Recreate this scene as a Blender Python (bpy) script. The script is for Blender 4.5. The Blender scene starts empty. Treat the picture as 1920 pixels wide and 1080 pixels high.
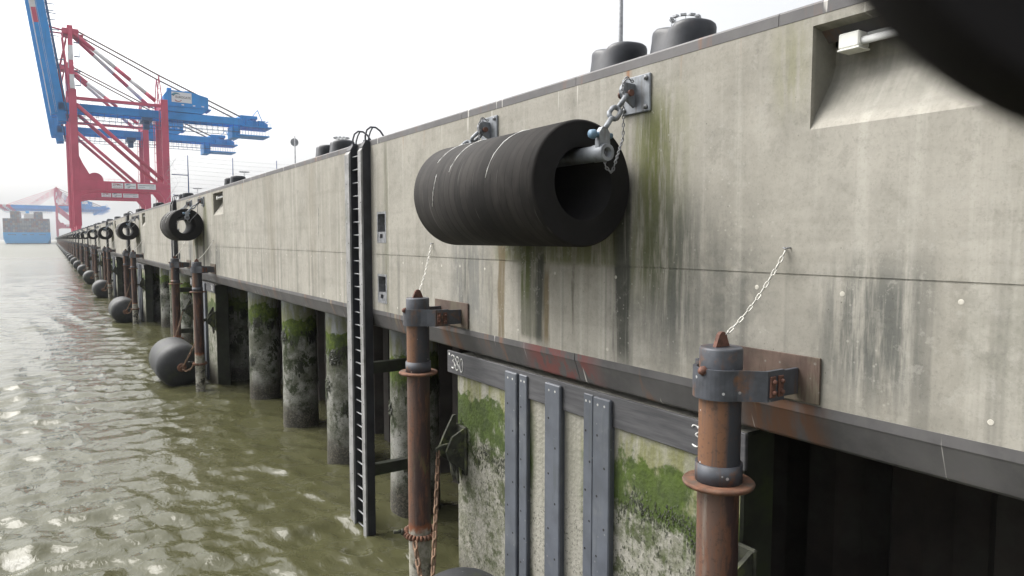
import bpy, math, random
import numpy as np
from mathutils import Vector, Matrix
R = math.radians
random.seed(7)
rng = np.random.default_rng(11)
sc = bpy.context.scene
col = sc.collection

# ------------------------------------------------------------------ camera, light, exposure
CAM = Vector((0, 0, 6.85))
PITCH, YAW = R(4.07), R(33.51)
cd = bpy.data.cameras.new('camera')
cam = bpy.data.objects.new('camera', cd)
col.objects.link(cam)
cam.location = CAM
cam.rotation_euler = (R(90) - PITCH, 0, -YAW)
cd.sensor_width = 36
cd.lens = 24.375
cd.clip_start = 0.01
cd.clip_end = 20000
cd.dof.use_dof = True
cd.dof.focus_distance = 14
cd.dof.aperture_fstop = 11
sc.camera = cam

SUN_EL, SUN_AZ = R(51), R(-38)          # azimuth from +Y towards +X
w = bpy.data.worlds.new('World')
sc.world = w
w.use_nodes = True
wn = w.node_tree
wn.nodes.clear()
sky = wn.nodes.new('ShaderNodeTexSky')
sky.sky_type = 'NISHITA'
sky.sun_disc = False
sky.sun_elevation = SUN_EL
sky.sun_rotation = SUN_AZ
sky.dust_density = 6
sky.ozone_density = 1
hs = wn.nodes.new('ShaderNodeHueSaturation')
hs.inputs['Saturation'].default_value = 0.12
bg = wn.nodes.new('ShaderNodeBackground')
bg.inputs['Strength'].default_value = 0.15
wo = wn.nodes.new('ShaderNodeOutputWorld')
wn.links.new(sky.outputs[0], hs.inputs['Color'])
wn.links.new(hs.outputs[0], bg.inputs[0])
wn.links.new(bg.outputs[0], wo.inputs[0])

sd = bpy.data.lights.new('sun', 'SUN')
sd.energy = 1.5
sd.angle = R(48)
sd.color = (1.0, 0.95, 0.87)
sun = bpy.data.objects.new('sun', sd)
col.objects.link(sun)
_d = Vector((math.sin(SUN_AZ) * math.cos(SUN_EL), math.cos(SUN_AZ) * math.cos(SUN_EL), math.sin(SUN_EL)))
sun.rotation_euler = _d.to_track_quat('Z', 'Y').to_euler()
sun.location = (-40, 30, 60)

sc.view_settings.view_transform = 'Standard'
sc.view_settings.look = 'None'
sc.view_settings.exposure = 1.02
sc.view_settings.gamma = 1
sc.cycles.volume_bounces = 2
sc.cycles.max_bounces = 8
sc.cycles.use_denoising = True

# ------------------------------------------------------------------ mesh helpers
class MB:
    def __init__(s):
        s.v, s.f, s.m, s.s = [], [], [], []
    def add(s, vs, fs, m=0, smooth=False):
        o = len(s.v)
        s.v.extend(tuple(v) for v in vs)
        for f in fs:
            s.f.append(tuple(i + o for i in f)); s.m.append(m); s.s.append(smooth)
        return s
    def box(s, x0, x1, y0, y1, z0, z1, m=0):
        vs = [(x, y, z) for x in (x0, x1) for y in (y0, y1) for z in (z0, z1)]
        return s.add(vs, [(0, 1, 3, 2), (4, 6, 7, 5), (0, 4, 5, 1), (2, 3, 7, 6), (0, 2, 6, 4), (1, 5, 7, 3)], m)
    def bbox(s, x0, x1, y0, y1, z0, z1, b=0.01, m=0):
        """box with chamfered edges"""
        b = min(b, (x1 - x0) * .45, (y1 - y0) * .45, (z1 - z0) * .45)
        vs = []
        X, Y, Z = (x0, x1), (y0, y1), (z0, z1)
        idx = {}
        for i in (0, 1):
            for j in (0, 1):
                for k in (0, 1):
                    for a in range(3):
                        p = [X[i], Y[j], Z[k]]
                        for c, (q, n) in enumerate(((i, X), (j, Y), (k, Z))):
                            if c != a:
                                p[c] += b if q == 0 else -b
                        idx[(i, j, k, a)] = len(vs); vs.append(p)
        fs = []
        def q(*l): fs.append(tuple(idx[t] for t in l))
        for i in (0, 1):
            q((i, 0, 0, 0), (i, 0, 1, 0), (i, 1, 1, 0), (i, 1, 0, 0))
            q((0, i, 0, 1), (0, i, 1, 1), (1, i, 1, 1), (1, i, 0, 1))
            q((0, 0, i, 2), (0, 1, i, 2), (1, 1, i, 2), (1, 0, i, 2))
            for j in (0, 1):
                q((i, j, 0, 0), (i, j, 1, 0), (i, j, 1, 1), (i, j, 0, 1))
                q((i, 0, j, 0), (i, 1, j, 0), (i, 1, j, 2), (i, 0, j, 2))
                q((0, i, j, 1), (1, i, j, 1), (1, i, j, 2), (0, i, j, 2))
                for k in (0, 1):
                    q((i, j, k, 0), (i, j, k, 1), (i, j, k, 2))
        return s.add(vs, fs, m)
    def tube(s, pts, r, seg=8, m=0, closed=False, caps=True, smooth=True):
        pts = [Vector(p) for p in pts]
        n = len(pts)
        rs = r if isinstance(r, (list, tuple)) else [r] * n
        T = []
        for i in range(n):
            a = pts[(i - 1) % n] if (closed or i > 0) else pts[i]
            b = pts[(i + 1) % n] if (closed or i < n - 1) else pts[i]
            T.append((b - a).normalized())
        up = Vector((0, 0, 1)) if abs(T[0].z) < .9 else Vector((1, 0, 0))
        nrm = (up - T[0] * up.dot(T[0])).normalized()
        vs = []
        for i in range(n):
            nrm = (nrm - T[i] * nrm.dot(T[i])).normalized()
            bn = T[i].cross(nrm)
            for k in range(seg):
                a = 2 * math.pi * k / seg
                vs.append(pts[i] + (nrm * math.cos(a) + bn * math.sin(a)) * rs[i])
        fs = []
        for i in range(n if closed else n - 1):
            j = (i + 1) % n
            for k in range(seg):
                l = (k + 1) % seg
                fs.append((i * seg + k, i * seg + l, j * seg + l, j * seg + k))
        s.add(vs, fs, m, smooth)
        if caps and not closed:
            o = len(s.v) - len(vs)
            s.f.append(tuple(o + k for k in range(seg))[::-1]); s.m.append(m); s.s.append(False)
            s.f.append(tuple(o + (n - 1) * seg + k for k in range(seg))); s.m.append(m); s.s.append(False)
        return s
    def lathe(s, prof, seg=24, origin=(0, 0, 0), axis='z', m=0, closed=False, sm=True, a0=0, a1=2 * math.pi):
        """prof: list of (r, h[, mat]); revolved about axis through origin"""
        ox, oy, oz = origin
        full = abs(a1 - a0 - 2 * math.pi) < 1e-6
        ns = seg if full else seg + 1
        vs = []
        for p in prof:
            for k in range(ns):
                a = a0 + (a1 - a0) * k / seg
                c, d = p[0] * math.cos(a), p[0] * math.sin(a)
                vs.append({'z': (ox + c, oy + d, oz + p[1]), 'y': (ox + d, oy + p[1], oz + c), 'x': (ox + p[1], oy + c, oz + d)}[axis])
        n = len(prof)
        o = len(s.v)
        s.v.extend(vs)
        for i in range(n if closed else n - 1):
            j = (i + 1) % n
            mm = prof[i][2] if len(prof[i]) > 2 else m
            flat = abs(prof[i][1] - prof[j][1]) < 1e-5
            for k in range(seg):
                l = (k + 1) % ns
                s.f.append((o + i * ns + k, o + i * ns + l, o + j * ns + l, o + j * ns + k)); s.m.append(mm); s.s.append(sm and not flat)
        return s
    def cyl(s, p0, p1, r, seg=16, m=0, r2=None):
        return s.tube([p0, p1], [r, r if r2 is None else r2], seg, m)
    def prism(s, poly, a0, a1, axis='y', m=0):
        """poly in the plane of the two other axes (x,z) / (y,z) / (x,y)"""
        n = len(poly)
        f = {'y': lambda p, h: (p[0], h, p[1]), 'x': lambda p, h: (h, p[0], p[1]), 'z': lambda p, h: (p[0], p[1], h)}[axis]
        vs = [f(p, a0) for p in poly] + [f(p, a1) for p in poly]
        fs = [tuple(range(n))[::-1], tuple(range(n, 2 * n))] + [(i, (i + 1) % n, n + (i + 1) % n, n + i) for i in range(n)]
        return s.add(vs, fs, m)
    def beam(s, p, q, wd, hd, m=0):
        """square beam from p to q"""
        p, q = Vector(p), Vector(q)
        t = (q - p).normalized()
        up = Vector((0, 0, 1)) if abs(t.z) < .95 else Vector((0, 1, 0))
        a = t.cross(up).normalized() * wd / 2
        b = a.cross(t).normalized() * hd / 2
        vs = [x + i * a + j * b for x in (p, q) for i, j in ((-1, -1), (1, -1), (1, 1), (-1, 1))]
        return s.add(vs, [(3, 2, 1, 0), (4, 5, 6, 7), (0, 1, 5, 4), (1, 2, 6, 5), (2, 3, 7, 6), (3, 0, 4, 7)], m)
    def chain(s, pts, L=0.1, W=0.06, wr=0.011, m=0, seg=5):
        pts = [Vector(p) for p in pts]
        d = [0]
        for a, b in zip(pts, pts[1:]):
            d.append(d[-1] + (b - a).length)
        pitch = L - 2 * wr
        n = max(1, int(d[-1] / pitch))
        pitch = d[-1] / n
        def at(t):
            for i in range(len(d) - 1):
                if t <= d[i + 1] + 1e-9:
                    return pts[i].lerp(pts[i + 1], (t - d[i]) / max(1e-9, d[i + 1] - d[i]))
            return pts[-1]
        for i in range(n):
            a, b = at(i * pitch), at((i + 1) * pitch)
            t = (b - a).normalized()
            up = Vector((0, 0, 1)) if abs(t.z) < .9 else Vector((1, 0, 0))
            u = t.cross(up).normalized()
            v = t.cross(u)
            ang = R(45) + (R(90) if i % 2 else 0)
            sd_ = u * math.cos(ang) + v * math.sin(ang)
            c = (a + b) / 2
            rad = W / 2 - wr
            half = L / 2 - wr - rad
            path = []
            for k in range(5):
                th = -math.pi / 2 + math.pi * k / 4
                path.append(c + t * (half + rad * math.cos(th)) + sd_ * rad * math.sin(th))
            for k in range(5):
                th = math.pi / 2 + math.pi * k / 4
                path.append(c + t * (-half + rad * math.cos(th)) + sd_ * rad * math.sin(th))
            s.tube(path, wr, seg, m, closed=True)
        return s
    def build(s, name, mats, parent=None):
        me = bpy.data.meshes.new(name)
        me.from_pydata(s.v, [], s.f)
        if not isinstance(mats, (list, tuple)):
            mats = [mats]
        for mt in mats:
            me.materials.append(mt)
        me.polygons.foreach_set('material_index', s.m)
        me.polygons.foreach_set('use_smooth', s.s)
        import bmesh
        bm = bmesh.new(); bm.from_mesh(me)
        bmesh.ops.recalc_face_normals(bm, faces=bm.faces)
        bm.to_mesh(me); bm.free()
        me.update()
        o = bpy.data.objects.new(name, me)
        col.objects.link(o)
        if parent is not None:
            o.parent = parent
        return o

def tag(o, label=None, cat=None, group=None, kind=None):
    if label: o['label'] = label
    if cat: o['category'] = cat
    if group: o['group'] = group
    if kind: o['kind'] = kind
    return o

def thing(name, loc, label=None, cat=None, group=None, rz=0):
    o = bpy.data.objects.new(name, None)
    col.objects.link(o)
    o.empty_display_size = .2
    o.location = loc
    o.rotation_euler = (0, 0, rz)
    return tag(o, label, cat, group)

def copy_tree(o, parent=None):
    c = o.copy()
    col.objects.link(c)
    c.parent = parent
    for ch in list(o.children):
        copy_tree(ch, c)
    return c

def joined(o, name):
    """one mesh holding everything under o, for copies too small to show parts"""
    vs, fs, mi, sm, mats = [], [], [], [], []
    def walk(x, mx):
        if x.type == 'MESH':
            me = x.data
            off = len(vs)
            vs.extend(tuple(mx @ v.co) for v in me.vertices)
            mp = []
            for mt in me.materials:
                if mt not in mats: mats.append(mt)
                mp.append(mats.index(mt))
            for p in me.polygons:
                fs.append(tuple(off + i for i in p.vertices)); mi.append(mp[p.material_index]); sm.append(p.use_smooth)
        for ch in x.children:
            walk(ch, mx @ ch.matrix_basis)
    walk(o, Matrix.Identity(4))
    me = bpy.data.meshes.new(name)
    me.from_pydata(vs, [], fs)
    for mt in mats: me.materials.append(mt)
    me.polygons.foreach_set('material_index', mi)
    me.polygons.foreach_set('use_smooth', sm)
    return me

def text_mesh(body, size, name, mat, parent, origin, xdir, ydir, width=None):
    cu = bpy.data.curves.new('t', 'FONT')
    cu.body = body; cu.size = size; cu.extrude = size * .01; cu.align_x = 'CENTER'; cu.align_y = 'CENTER'
    cu.offset = size * .012
    t = bpy.data.objects.new('t', cu)
    col.objects.link(t)
    bpy.context.view_layer.update()
    me = bpy.data.meshes.new_from_object(t.evaluated_get(bpy.context.evaluated_depsgraph_get()))
    bpy.data.objects.remove(t)
    xs = [v.co.x for v in me.vertices]
    k = width / (max(xs) - min(xs)) if width else 1
    xd, yd = Vector(xdir), Vector(ydir)
    zd = xd.cross(yd)
    for v in me.vertices:
        v.co = Vector(origin) + xd * (v.co.x * k) + yd * v.co.y + zd * v.co.z
    me.materials.clear(); me.materials.append(mat)
    o = bpy.data.objects.new(name, me)
    col.objects.link(o); o.parent = parent
    return o

def sag(p, q, s, n=10):
    p, q = Vector(p), Vector(q)
    return [p.lerp(q, i / n) + Vector((0, 0, -4 * s * (i / n) * (1 - i / n))) for i in range(n + 1)]

# ------------------------------------------------------------------ material helpers
class G:
    def __init__(s, name):
        s.mat = bpy.data.materials.new(name)
        s.mat.use_nodes = True
        s.t = s.mat.node_tree
        s.t.nodes.clear()
        s.out = s.t.nodes.new('ShaderNodeOutputMaterial')
        s.b = s.t.nodes.new('ShaderNodeBsdfPrincipled')
        s.t.links.new(s.b.outputs[0], s.out.inputs[0])
    def n(s, kind): return s.t.nodes.new('ShaderNode' + kind)
    def put(s, v, sock):
        if isinstance(v, (int, float)):
            sock.default_value = v
        elif isinstance(v, (tuple, list)):
            sock.default_value = tuple(v) + (1,) if (len(v) == 3 and sock.type == 'RGBA') else tuple(v)
        else:
            s.t.links.new(v, sock)
    def obj(s, rnd=True):
        c = s.n('TexCoord').outputs['Object']
        if not rnd: return c
        oi = s.n('ObjectInfo').outputs['Random']
        va = s.n('VectorMath'); va.operation = 'MULTIPLY_ADD'
        cmb = s.n('CombineXYZ')
        s.put(s.math('MULTIPLY', oi, 37.0), cmb.inputs[0]); s.put(s.math('MULTIPLY', oi, 53.0), cmb.inputs[1])
        vb = s.n('VectorMath'); vb.operation = 'ADD'
        s.put(c, vb.inputs[0]); s.put(cmb.outputs[0], vb.inputs[1])
        return vb.outputs[0]
    def scale(s, v, k):
        m = s.n('VectorMath'); m.operation = 'MULTIPLY'
        s.put(v, m.inputs[0]); m.inputs[1].default_value = k
        return m.outputs[0]
    def sep(s, v):
        x = s.n('SeparateXYZ'); s.put(v, x.inputs[0]); return x.outputs
    def math(s, op, a, b=None, c=None, clamp=False):
        m = s.n('Math'); m.operation = op; m.use_clamp = clamp
        s.put(a, m.inputs[0])
        if b is not None: s.put(b, m.inputs[1])
        if c is not None: s.put(c, m.inputs[2])
        return m.outputs[0]
    def noise(s, v, sc_=1.0, det=4, ro=.55, dist=0):
        x = s.n('TexNoise')
        s.put(v, x.inputs['Vector']); x.inputs['Scale'].default_value = sc_
        x.inputs['Detail'].default_value = det; x.inputs['Roughness'].default_value = ro
        x.inputs['Distortion'].default_value = dist
        return x.outputs[0]
    def voro(s, v, sc_, feat='F1', out='Distance', rnd=1):
        x = s.n('TexVoronoi'); x.feature = feat
        s.put(v, x.inputs['Vector']); x.inputs['Scale'].default_value = sc_; x.inputs['Randomness'].default_value = rnd
        return x.outputs[out]
    def rng(s, f, a, b, lo=0.0, hi=1.0):
        x = s.n('MapRange'); x.interpolation_type = 'SMOOTHSTEP'
        s.put(f, x.inputs[0])
        for i, q in ((1, a), (2, b), (3, lo), (4, hi)): s.put(q, x.inputs[i])
        return x.outputs[0]
    def mix(s, f, a, b, mode='MIX'):
        x = s.n('Mix'); x.data_type = 'RGBA'; x.blend_type = mode
        s.put(f, x.inputs[0])
        for v, k in ((a, 6), (b, 7)):
            s.put(v, x.inputs[k])
        return x.outputs[2]
    def mul(s, *a):
        r = a[0]
        for b in a[1:]: r = s.math('MULTIPLY', r, b)
        return r
    def bump(s, h, st=.3, d=.01):
        x = s.n('Bump'); x.inputs['Strength'].default_value = st; x.inputs['Distance'].default_value = d
        s.put(h, x.inputs['Height']); s.t.links.new(x.outputs[0], s.b.inputs['Normal'])
    def fin(s, c, ro=.7, met=0, spec=.5):
        s.put(c, s.b.inputs['Base Color']); s.put(ro, s.b.inputs['Roughness']); s.put(met, s.b.inputs['Metallic'])
        s.b.inputs['Specular IOR Level'].default_value = spec
        return s.mat
    def band(s, y, c, hw, soft):
        """1 inside |y-c|<hw, fading over soft"""
        d = s.math('ABSOLUTE', s.math('SUBTRACT', y, c))
        return s.rng(d, hw + soft, max(0.0, hw - soft), 0, 1)

def plain(name, c, ro=.6, met=0, var=.25, sc_=4, bump=.0, spec=.5, c2=None, lo=.45, hi=.7, chips=None, runs=None):
    g = G(name)
    v = g.obj()
    f = g.noise(v, sc_, 5, .6)
    a = tuple(x * (1 - var) for x in c); b = tuple(min(1, x * (1 + var)) for x in c)
    cc = g.mix(g.rng(f, .3, .7), a, b)
    if c2 is not None:
        cc = g.mix(g.rng(g.noise(v, sc_ * .6, 6, .65), lo, hi), cc, c2)
    if runs is not None:
        rn = g.noise(g.scale(v, (7, 7, .8)), 1.3, 5, .7)
        cc = g.mix(g.mul(g.rng(rn, .52, .64), .7), cc, runs)
    if chips is not None:
        ch = g.mul(g.rng(g.voro(v, 9, 'F1'), .16, .10), g.rng(g.noise(v, 3, 3, .6), .5, .58))
        cc = g.mix(g.mul(ch, .85), cc, chips)
    if bump: g.bump(g.noise(v, sc_ * 8, 4, .6), bump, .006)
    return g.fin(cc, ro, met, spec)

XW = 6.04                                   # plane of the wall face
S = 29.15                                   # length of one berth bay along the quay
def mat_concrete():
    g = G('weathered_concrete')
    P = g.obj(False)
    xyz = g.sep(P)
    y, z = xyz[1], xyz[2]
    yl = g.math('FLOORED_MODULO', y, S)
    big = g.noise(P, .35, 4, .6)
    med = g.noise(P, 1.7, 5, .6)
    fine = g.noise(P, 14, 5, .65)
    c = g.mix(g.rng(big, .3, .7), (.29, .275, .238), (.352, .336, .297))
    c = g.mix(g.mul(g.rng(med, .4, .75), .55), c, (.205, .198, .172))
    # horizontal pour banding, vertical rain streaks
    st = g.noise(g.scale(P, (1, 1.5, .05)), 1.0, 6, .62)
    c = g.mix(g.mul(g.rng(st, .50, .70), .36), c, (.165, .158, .132))
    st2 = g.noise(g.scale(P, (1, 4.5, .10)), 1.0, 4, .6)
    c = g.mix(g.mul(g.rng(st2, .53, .68), .42), c, (.44, .425, .38))
    st3 = g.noise(g.scale(P, (1, 3.3, .035)), 1.3, 3, .5)
    lower = g.rng(z, 7.2, 6.2)
    c = g.mix(g.mul(g.rng(st3, .56, .66), lower, .40), c, (.10, .10, .09))
    wob = g.math('MULTIPLY', g.math('SUBTRACT', g.noise(g.scale(P, (1, 2.2, .5)), 1.4, 5, .6), .5), .26)
    yw = g.math('ADD', yl, wob)
    rag = g.rng(g.noise(g.scale(P, (1, 5, .5)), 1.6, 5, .7), .32, .58)
    rag3 = g.rng(g.noise(g.scale(P, (1, 5.5, .22)), 1.5, 5, .65), .28, .5)
    rag2 = g.rng(g.noise(P, 5, 5, .7), .3, .6)
    def stain(cy, hw, soft, z0, z1, zs, colr, amt, r=rag, yy=yw):
        nonlocal c
        zz = g.mul(g.rng(z, z0 - zs, z0 + zs), g.rng(z, z1 + zs, z1 - zs))
        c = g.mix(g.mul(g.band(yy, cy, hw, soft), zz, r, amt), c, colr)
    OL, DG, GR, BR = (.105, .115, .03), (.048, .05, .043), (.075, .08, .075), (.13, .10, .055)
    # green run beside the hanging fender and the dark run below it
    stain(6.05, .38, .40, 6.2, 8.5, .4, OL, .92)
    stain(6.6, .17, .05, 5.25, 7.6, .25, DG, .92, rag3)
    stain(5.7, .45, .45, 5.5, 7.3, .5, GR, .75)
    stain(8.2, 1.45, .15, 6.5, 7.1, .06, OL, .72)
    stain(8.55, .30, .04, 5.34, 6.95, .06, (.085, .085, .06), .8, rag3)
    stain(8.36, .09, .05, 5.3, 6.6, .12, (.04, .042, .036), .9, rag3)
    stain(8.2, .07, .03, 5.3, 6.4, .15, BR, .9, rag3)
    stain(8.75, .12, .05, 5.9, 6.9, .25, (.06, .075, .015), .8, rag3)
    stain(9.45, .11, .03, 5.2, 6.8, .1, BR, .85, rag3)
    stain(7.55, .025, .015, 5.6, 6.5, .3, (.09, .085, .065), .7, rag3)
    stain(18.6, .012, .012, 6.9, 7.7, .1, (.05, .05, .045), .9, rag2)
    stain(20.3, .012, .012, 6.8, 7.3, .1, (.05, .05, .045), .8, rag2)
    stain(26.9, .012, .012, 7.1, 8.2, .1, (.05, .05, .045), .9, rag2)
    stain(23.5, .5, .3, 5.6, 9.0, .6, (.21, .19, .15), .5)
    stain(19.2, .4, .3, 5.6, 9.0, .6, (.21, .19, .15), .4)
    stain(10.5, .6, .2, 5.3, 6.9, .5, (.13, .135, .13), .75)
    stain(10.6, .10, .05, 5.2, 6.6, .2, DG, .45)
    stain(9.75, .05, .04, 5.2, 6.4, .2, DG, .5)
    stain(3.35, .42, .25, 5.45, 6.6, .35, GR, .85)
    stain(2.1, .5, .5, 5.6, 6.4, .4, (.17, .17, .14), .6, rag2)
    stain(4.95, .5, .4, 5.6, 6.9, .6, GR, .45, rag2)
    stain(11.1, .35, .3, 5.2, 5.6, .25, (.12, .13, .06), .6)
    stain(1.2, .8, .6, 6.6, 8.3, .8, (.24, .24, .20), .5, rag2)
    stain(4.2, .16, .12, 8.15, 8.9, .3, (.2, .2, .1), .5)
    stain(14.05, .09, .06, 5.2, 8.9, .3, (.12, .12, .08), .7)
    stain(6.0, .1, .1, 5.0, 8.3, .3, (.35, .35, .30), .0)
    # dark band under the nosing of the seam and lichen flecks
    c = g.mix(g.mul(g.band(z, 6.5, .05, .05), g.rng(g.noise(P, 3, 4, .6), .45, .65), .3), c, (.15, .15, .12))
    fl = g.voro(P, 11, 'F1')
    c = g.mix(g.mul(g.rng(fl, .17, .08), g.rng(g.noise(P, 1.1, 3, .5), .5, .62), .5), c, (.40, .39, .35))
    fl2 = g.voro(P, 9, 'F1')
    pit = g.mul(g.rng(g.voro(g.scale(P, (1, 1.3, 1)), 7.3, 'F1'), .07, .04), g.rng(g.noise(P, 2.3, 2, .5), .5, .6))
    c = g.mix(g.mul(pit, .8), c, (.09, .085, .07))
    grain = g.noise(P, 38, 3, .7)
    lic = g.mul(g.rng(g.noise(P, 6.5, 5, .75), .54, .62), g.rng(g.noise(g.scale(P, (1, 1, .7)), .9, 3, .5), .44, .6))
    c = g.mix(g.mul(lic, .38), c, (.36, .35, .315))
    drk = g.mul(g.rng(g.noise(P, 3.6, 6, .72), .55, .64), .24)
    c = g.mix(drk, c, (.15, .147, .125))
    hb = g.noise(g.scale(P, (1, .12, 3.2)), 1.2, 4, .6)
    c = g.mix(g.mul(g.rng(hb, .52, .66), .14), c, (.16, .155, .13))
    c = g.mix(g.mul(g.rng(grain, .5, .7), .30), c, g.mix(1.0, c, (.55, .55, .54), 'MULTIPLY'))
    nst = g.noise(g.scale(P, (.4, 5, .5)), 1.6, 5, .65)
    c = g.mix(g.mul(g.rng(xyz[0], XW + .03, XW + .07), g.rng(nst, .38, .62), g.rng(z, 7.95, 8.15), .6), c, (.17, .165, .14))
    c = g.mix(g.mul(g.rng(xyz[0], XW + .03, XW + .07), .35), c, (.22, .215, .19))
    # rust drips under the top nosing
    rd = g.mul(g.rng(g.noise(g.scale(P, (1, 2.4, .08)), 1.0, 4, .6), .62, .72), g.rng(z, 8.45, 8.92))
    c = g.mix(g.mul(rd, .8), c, (.29, .13, .055))
    wd_ = g.mul(g.rng(g.noise(g.scale(P, (1, 9, .1)), 1.0, 2, .5), .68, .71), g.rng(z, 8.55, 8.9))
    c = g.mix(g.mul(wd_, .7), c, (.62, .6, .55))
    c = g.mix(g.mul(g.rng(fine, .35, .7), .3), c, g.mix(1.0, c, (.72, .72, .72), 'MULTIPLY'))
    g.bump(g.math('ADD', g.math('ADD', fine, g.math('MULTIPLY', grain, .5)), g.math('MULTIPLY', pit, -.8)), .2, .006)
    return g.fin(c, .88, 0, .3)

def mat_tidal(name, zoff=0.0, top=(.36, .35, .32), green_z=3.75, pile=False):
    """concrete or steel standing in the tide: pale, then an algae band, then mottled growth, dark at the water"""
    g = G(name)
    P0 = g.obj(False)
    P = g.obj()
    xyz = g.sep(P0)
    z = g.math('ADD', xyz[2], zoff)
    n1 = g.noise(P, 1.6, 5, .62)
    n2 = g.noise(P, 5.5, 6, .7)
    n3 = g.noise(P, 17, 5, .7)
    st = g.noise(g.scale(P, (3, 3, .15)), 1.2, 5, .6)
    zw = g.math('ADD', z, g.math('MULTIPLY', g.math('SUBTRACT', n1, .5), 1.3))
    zj = g.math('ADD', z, g.math('ADD', g.math('MULTIPLY', g.math('SUBTRACT', n2, .5), .9), g.math('MULTIPLY', g.math('SUBTRACT', n1, .5), .7)))
    c = g.mix(g.rng(st, .35, .7), top, tuple(x * .72 for x in top))
    # mottled middle
    if pile:
        pb = g.noise(P, 1.3, 5, .68)
        mid = g.mix(g.rng(pb, .36, .6), (.30, .30, .275), (.11, .115, .088))
        mid = g.mix(g.mul(g.rng(n2, .5, .66), .55), mid, (.05, .055, .034))
        mid = g.mix(g.mul(g.rng(n3, .56, .68), .4), mid, (.27, .265, .235))
        mid = g.mix(g.mul(g.rng(g.noise(P, 1.9, 6, .72), .53, .60), .9), mid, (.022, .032, .010))
        pale = g.rng(g.noise(P, 1.0, 4, .6), .57, .66)
        mid = g.mix(g.mul(pale, .6), mid, (.30, .30, .28))
    else:
        mid = g.mix(g.rng(n2, .38, .62), (.30, .292, .255), (.15, .155, .11))
        mid = g.mix(g.mul(g.rng(n3, .52, .66), .6), mid, (.31, .30, .25))
        mid = g.mix(g.mul(g.rng(g.noise(P, 2.1, 6, .75), .50, .60), .85), mid, (.05, .062, .022))
        pale = g.rng(g.noise(P, 1.15, 4, .6), .58, .66)
        mid = g.mix(g.mul(pale, .8), mid, (.40, .385, .33))
    c = g.mix(g.rng(zj, green_z + .05, green_z - .25), c, mid)
    # yellowish wash above, saturated band
    wash = g.mul(g.rng(zw, green_z + .95, green_z + .5), g.rng(zw, green_z - .2, green_z + .1), g.rng(g.noise(g.scale(P, (2, 2, .4)), 2.2, 5, .65), .33, .6))
    c = g.mix(g.mul(wash, .75), c, (.16, .165, .04))
    gb = g.mul(g.rng(zw, green_z + .26, green_z + .17), g.rng(zj, green_z - .55, green_z - .33), g.rng(g.noise(g.scale(P, (1, 1, .6)), 2.6, 5, .7), .30, .46))
    c = g.mix(g.mul(gb, .93), c, g.mix(g.rng(n2, .35, .65), (.115, .165, .014) if pile else (.062, .10, .011), (.03, .052, .006)))
    drip = g.mul(g.rng(g.noise(g.scale(P, (7, 7, .7)), 1.3, 4, .65), .5, .62), g.rng(zw, green_z - 1.2, green_z - .5), g.rng(zw, green_z + .1, green_z - .2))
    c = g.mix(g.mul(drip, .75), c, (.05, .075, .014))
    if not pile:
        cl = g.mul(g.band(g.math('ADD', xyz[1], g.math('MULTIPLY', g.math('SUBTRACT', g.noise(g.scale(P, (1, 3, .6)), 1.5, 4, .6), .5), .25)), .03, .62, .10), g.rng(z, .9, 1.6))
        clc = g.mix(g.rng(st, .35, .7), (.30, .29, .25), (.19, .185, .15))
        clc = g.mix(g.mul(g.rng(n3, .5, .7), .12), clc, (.2, .19, .15))
        c = g.mix(g.mul(cl, .93), c, clc)
    spk = g.mul(g.rng(g.noise(P, 24, 4, .7), .57, .63), g.rng(z, .2, 1.0), g.rng(z, green_z - .1, green_z - 1.0))
    c = g.mix(g.mul(spk, .7), c, (.025, .025, .018))
    # barnacles and black wet foot
    foot = g.rng(zj, 1.15, .35)
    fc = g.mix(g.rng(n3, .45, .65), (.022, .02, .015), (.12, .105, .08))
    c = g.mix(g.mul(foot, .9), c, fc)
    bn = g.mul(g.rng(g.voro(P, 16, 'F1'), .28, .12), g.rng(zj, 2.4, 1.2), g.rng(n1, .42, .6))
    c = g.mix(g.mul(bn, .55), c, (.28, .26, .21))
    h = g.math('ADD', n3, g.math('MULTIPLY', g.voro(P, 16, 'F1'), .7))
    g.bump(h, .55 if pile else .5, .02)
    return g.fin(c, g.rng(z, 0, 1.5, .5, .85), 0, .35)

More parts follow.
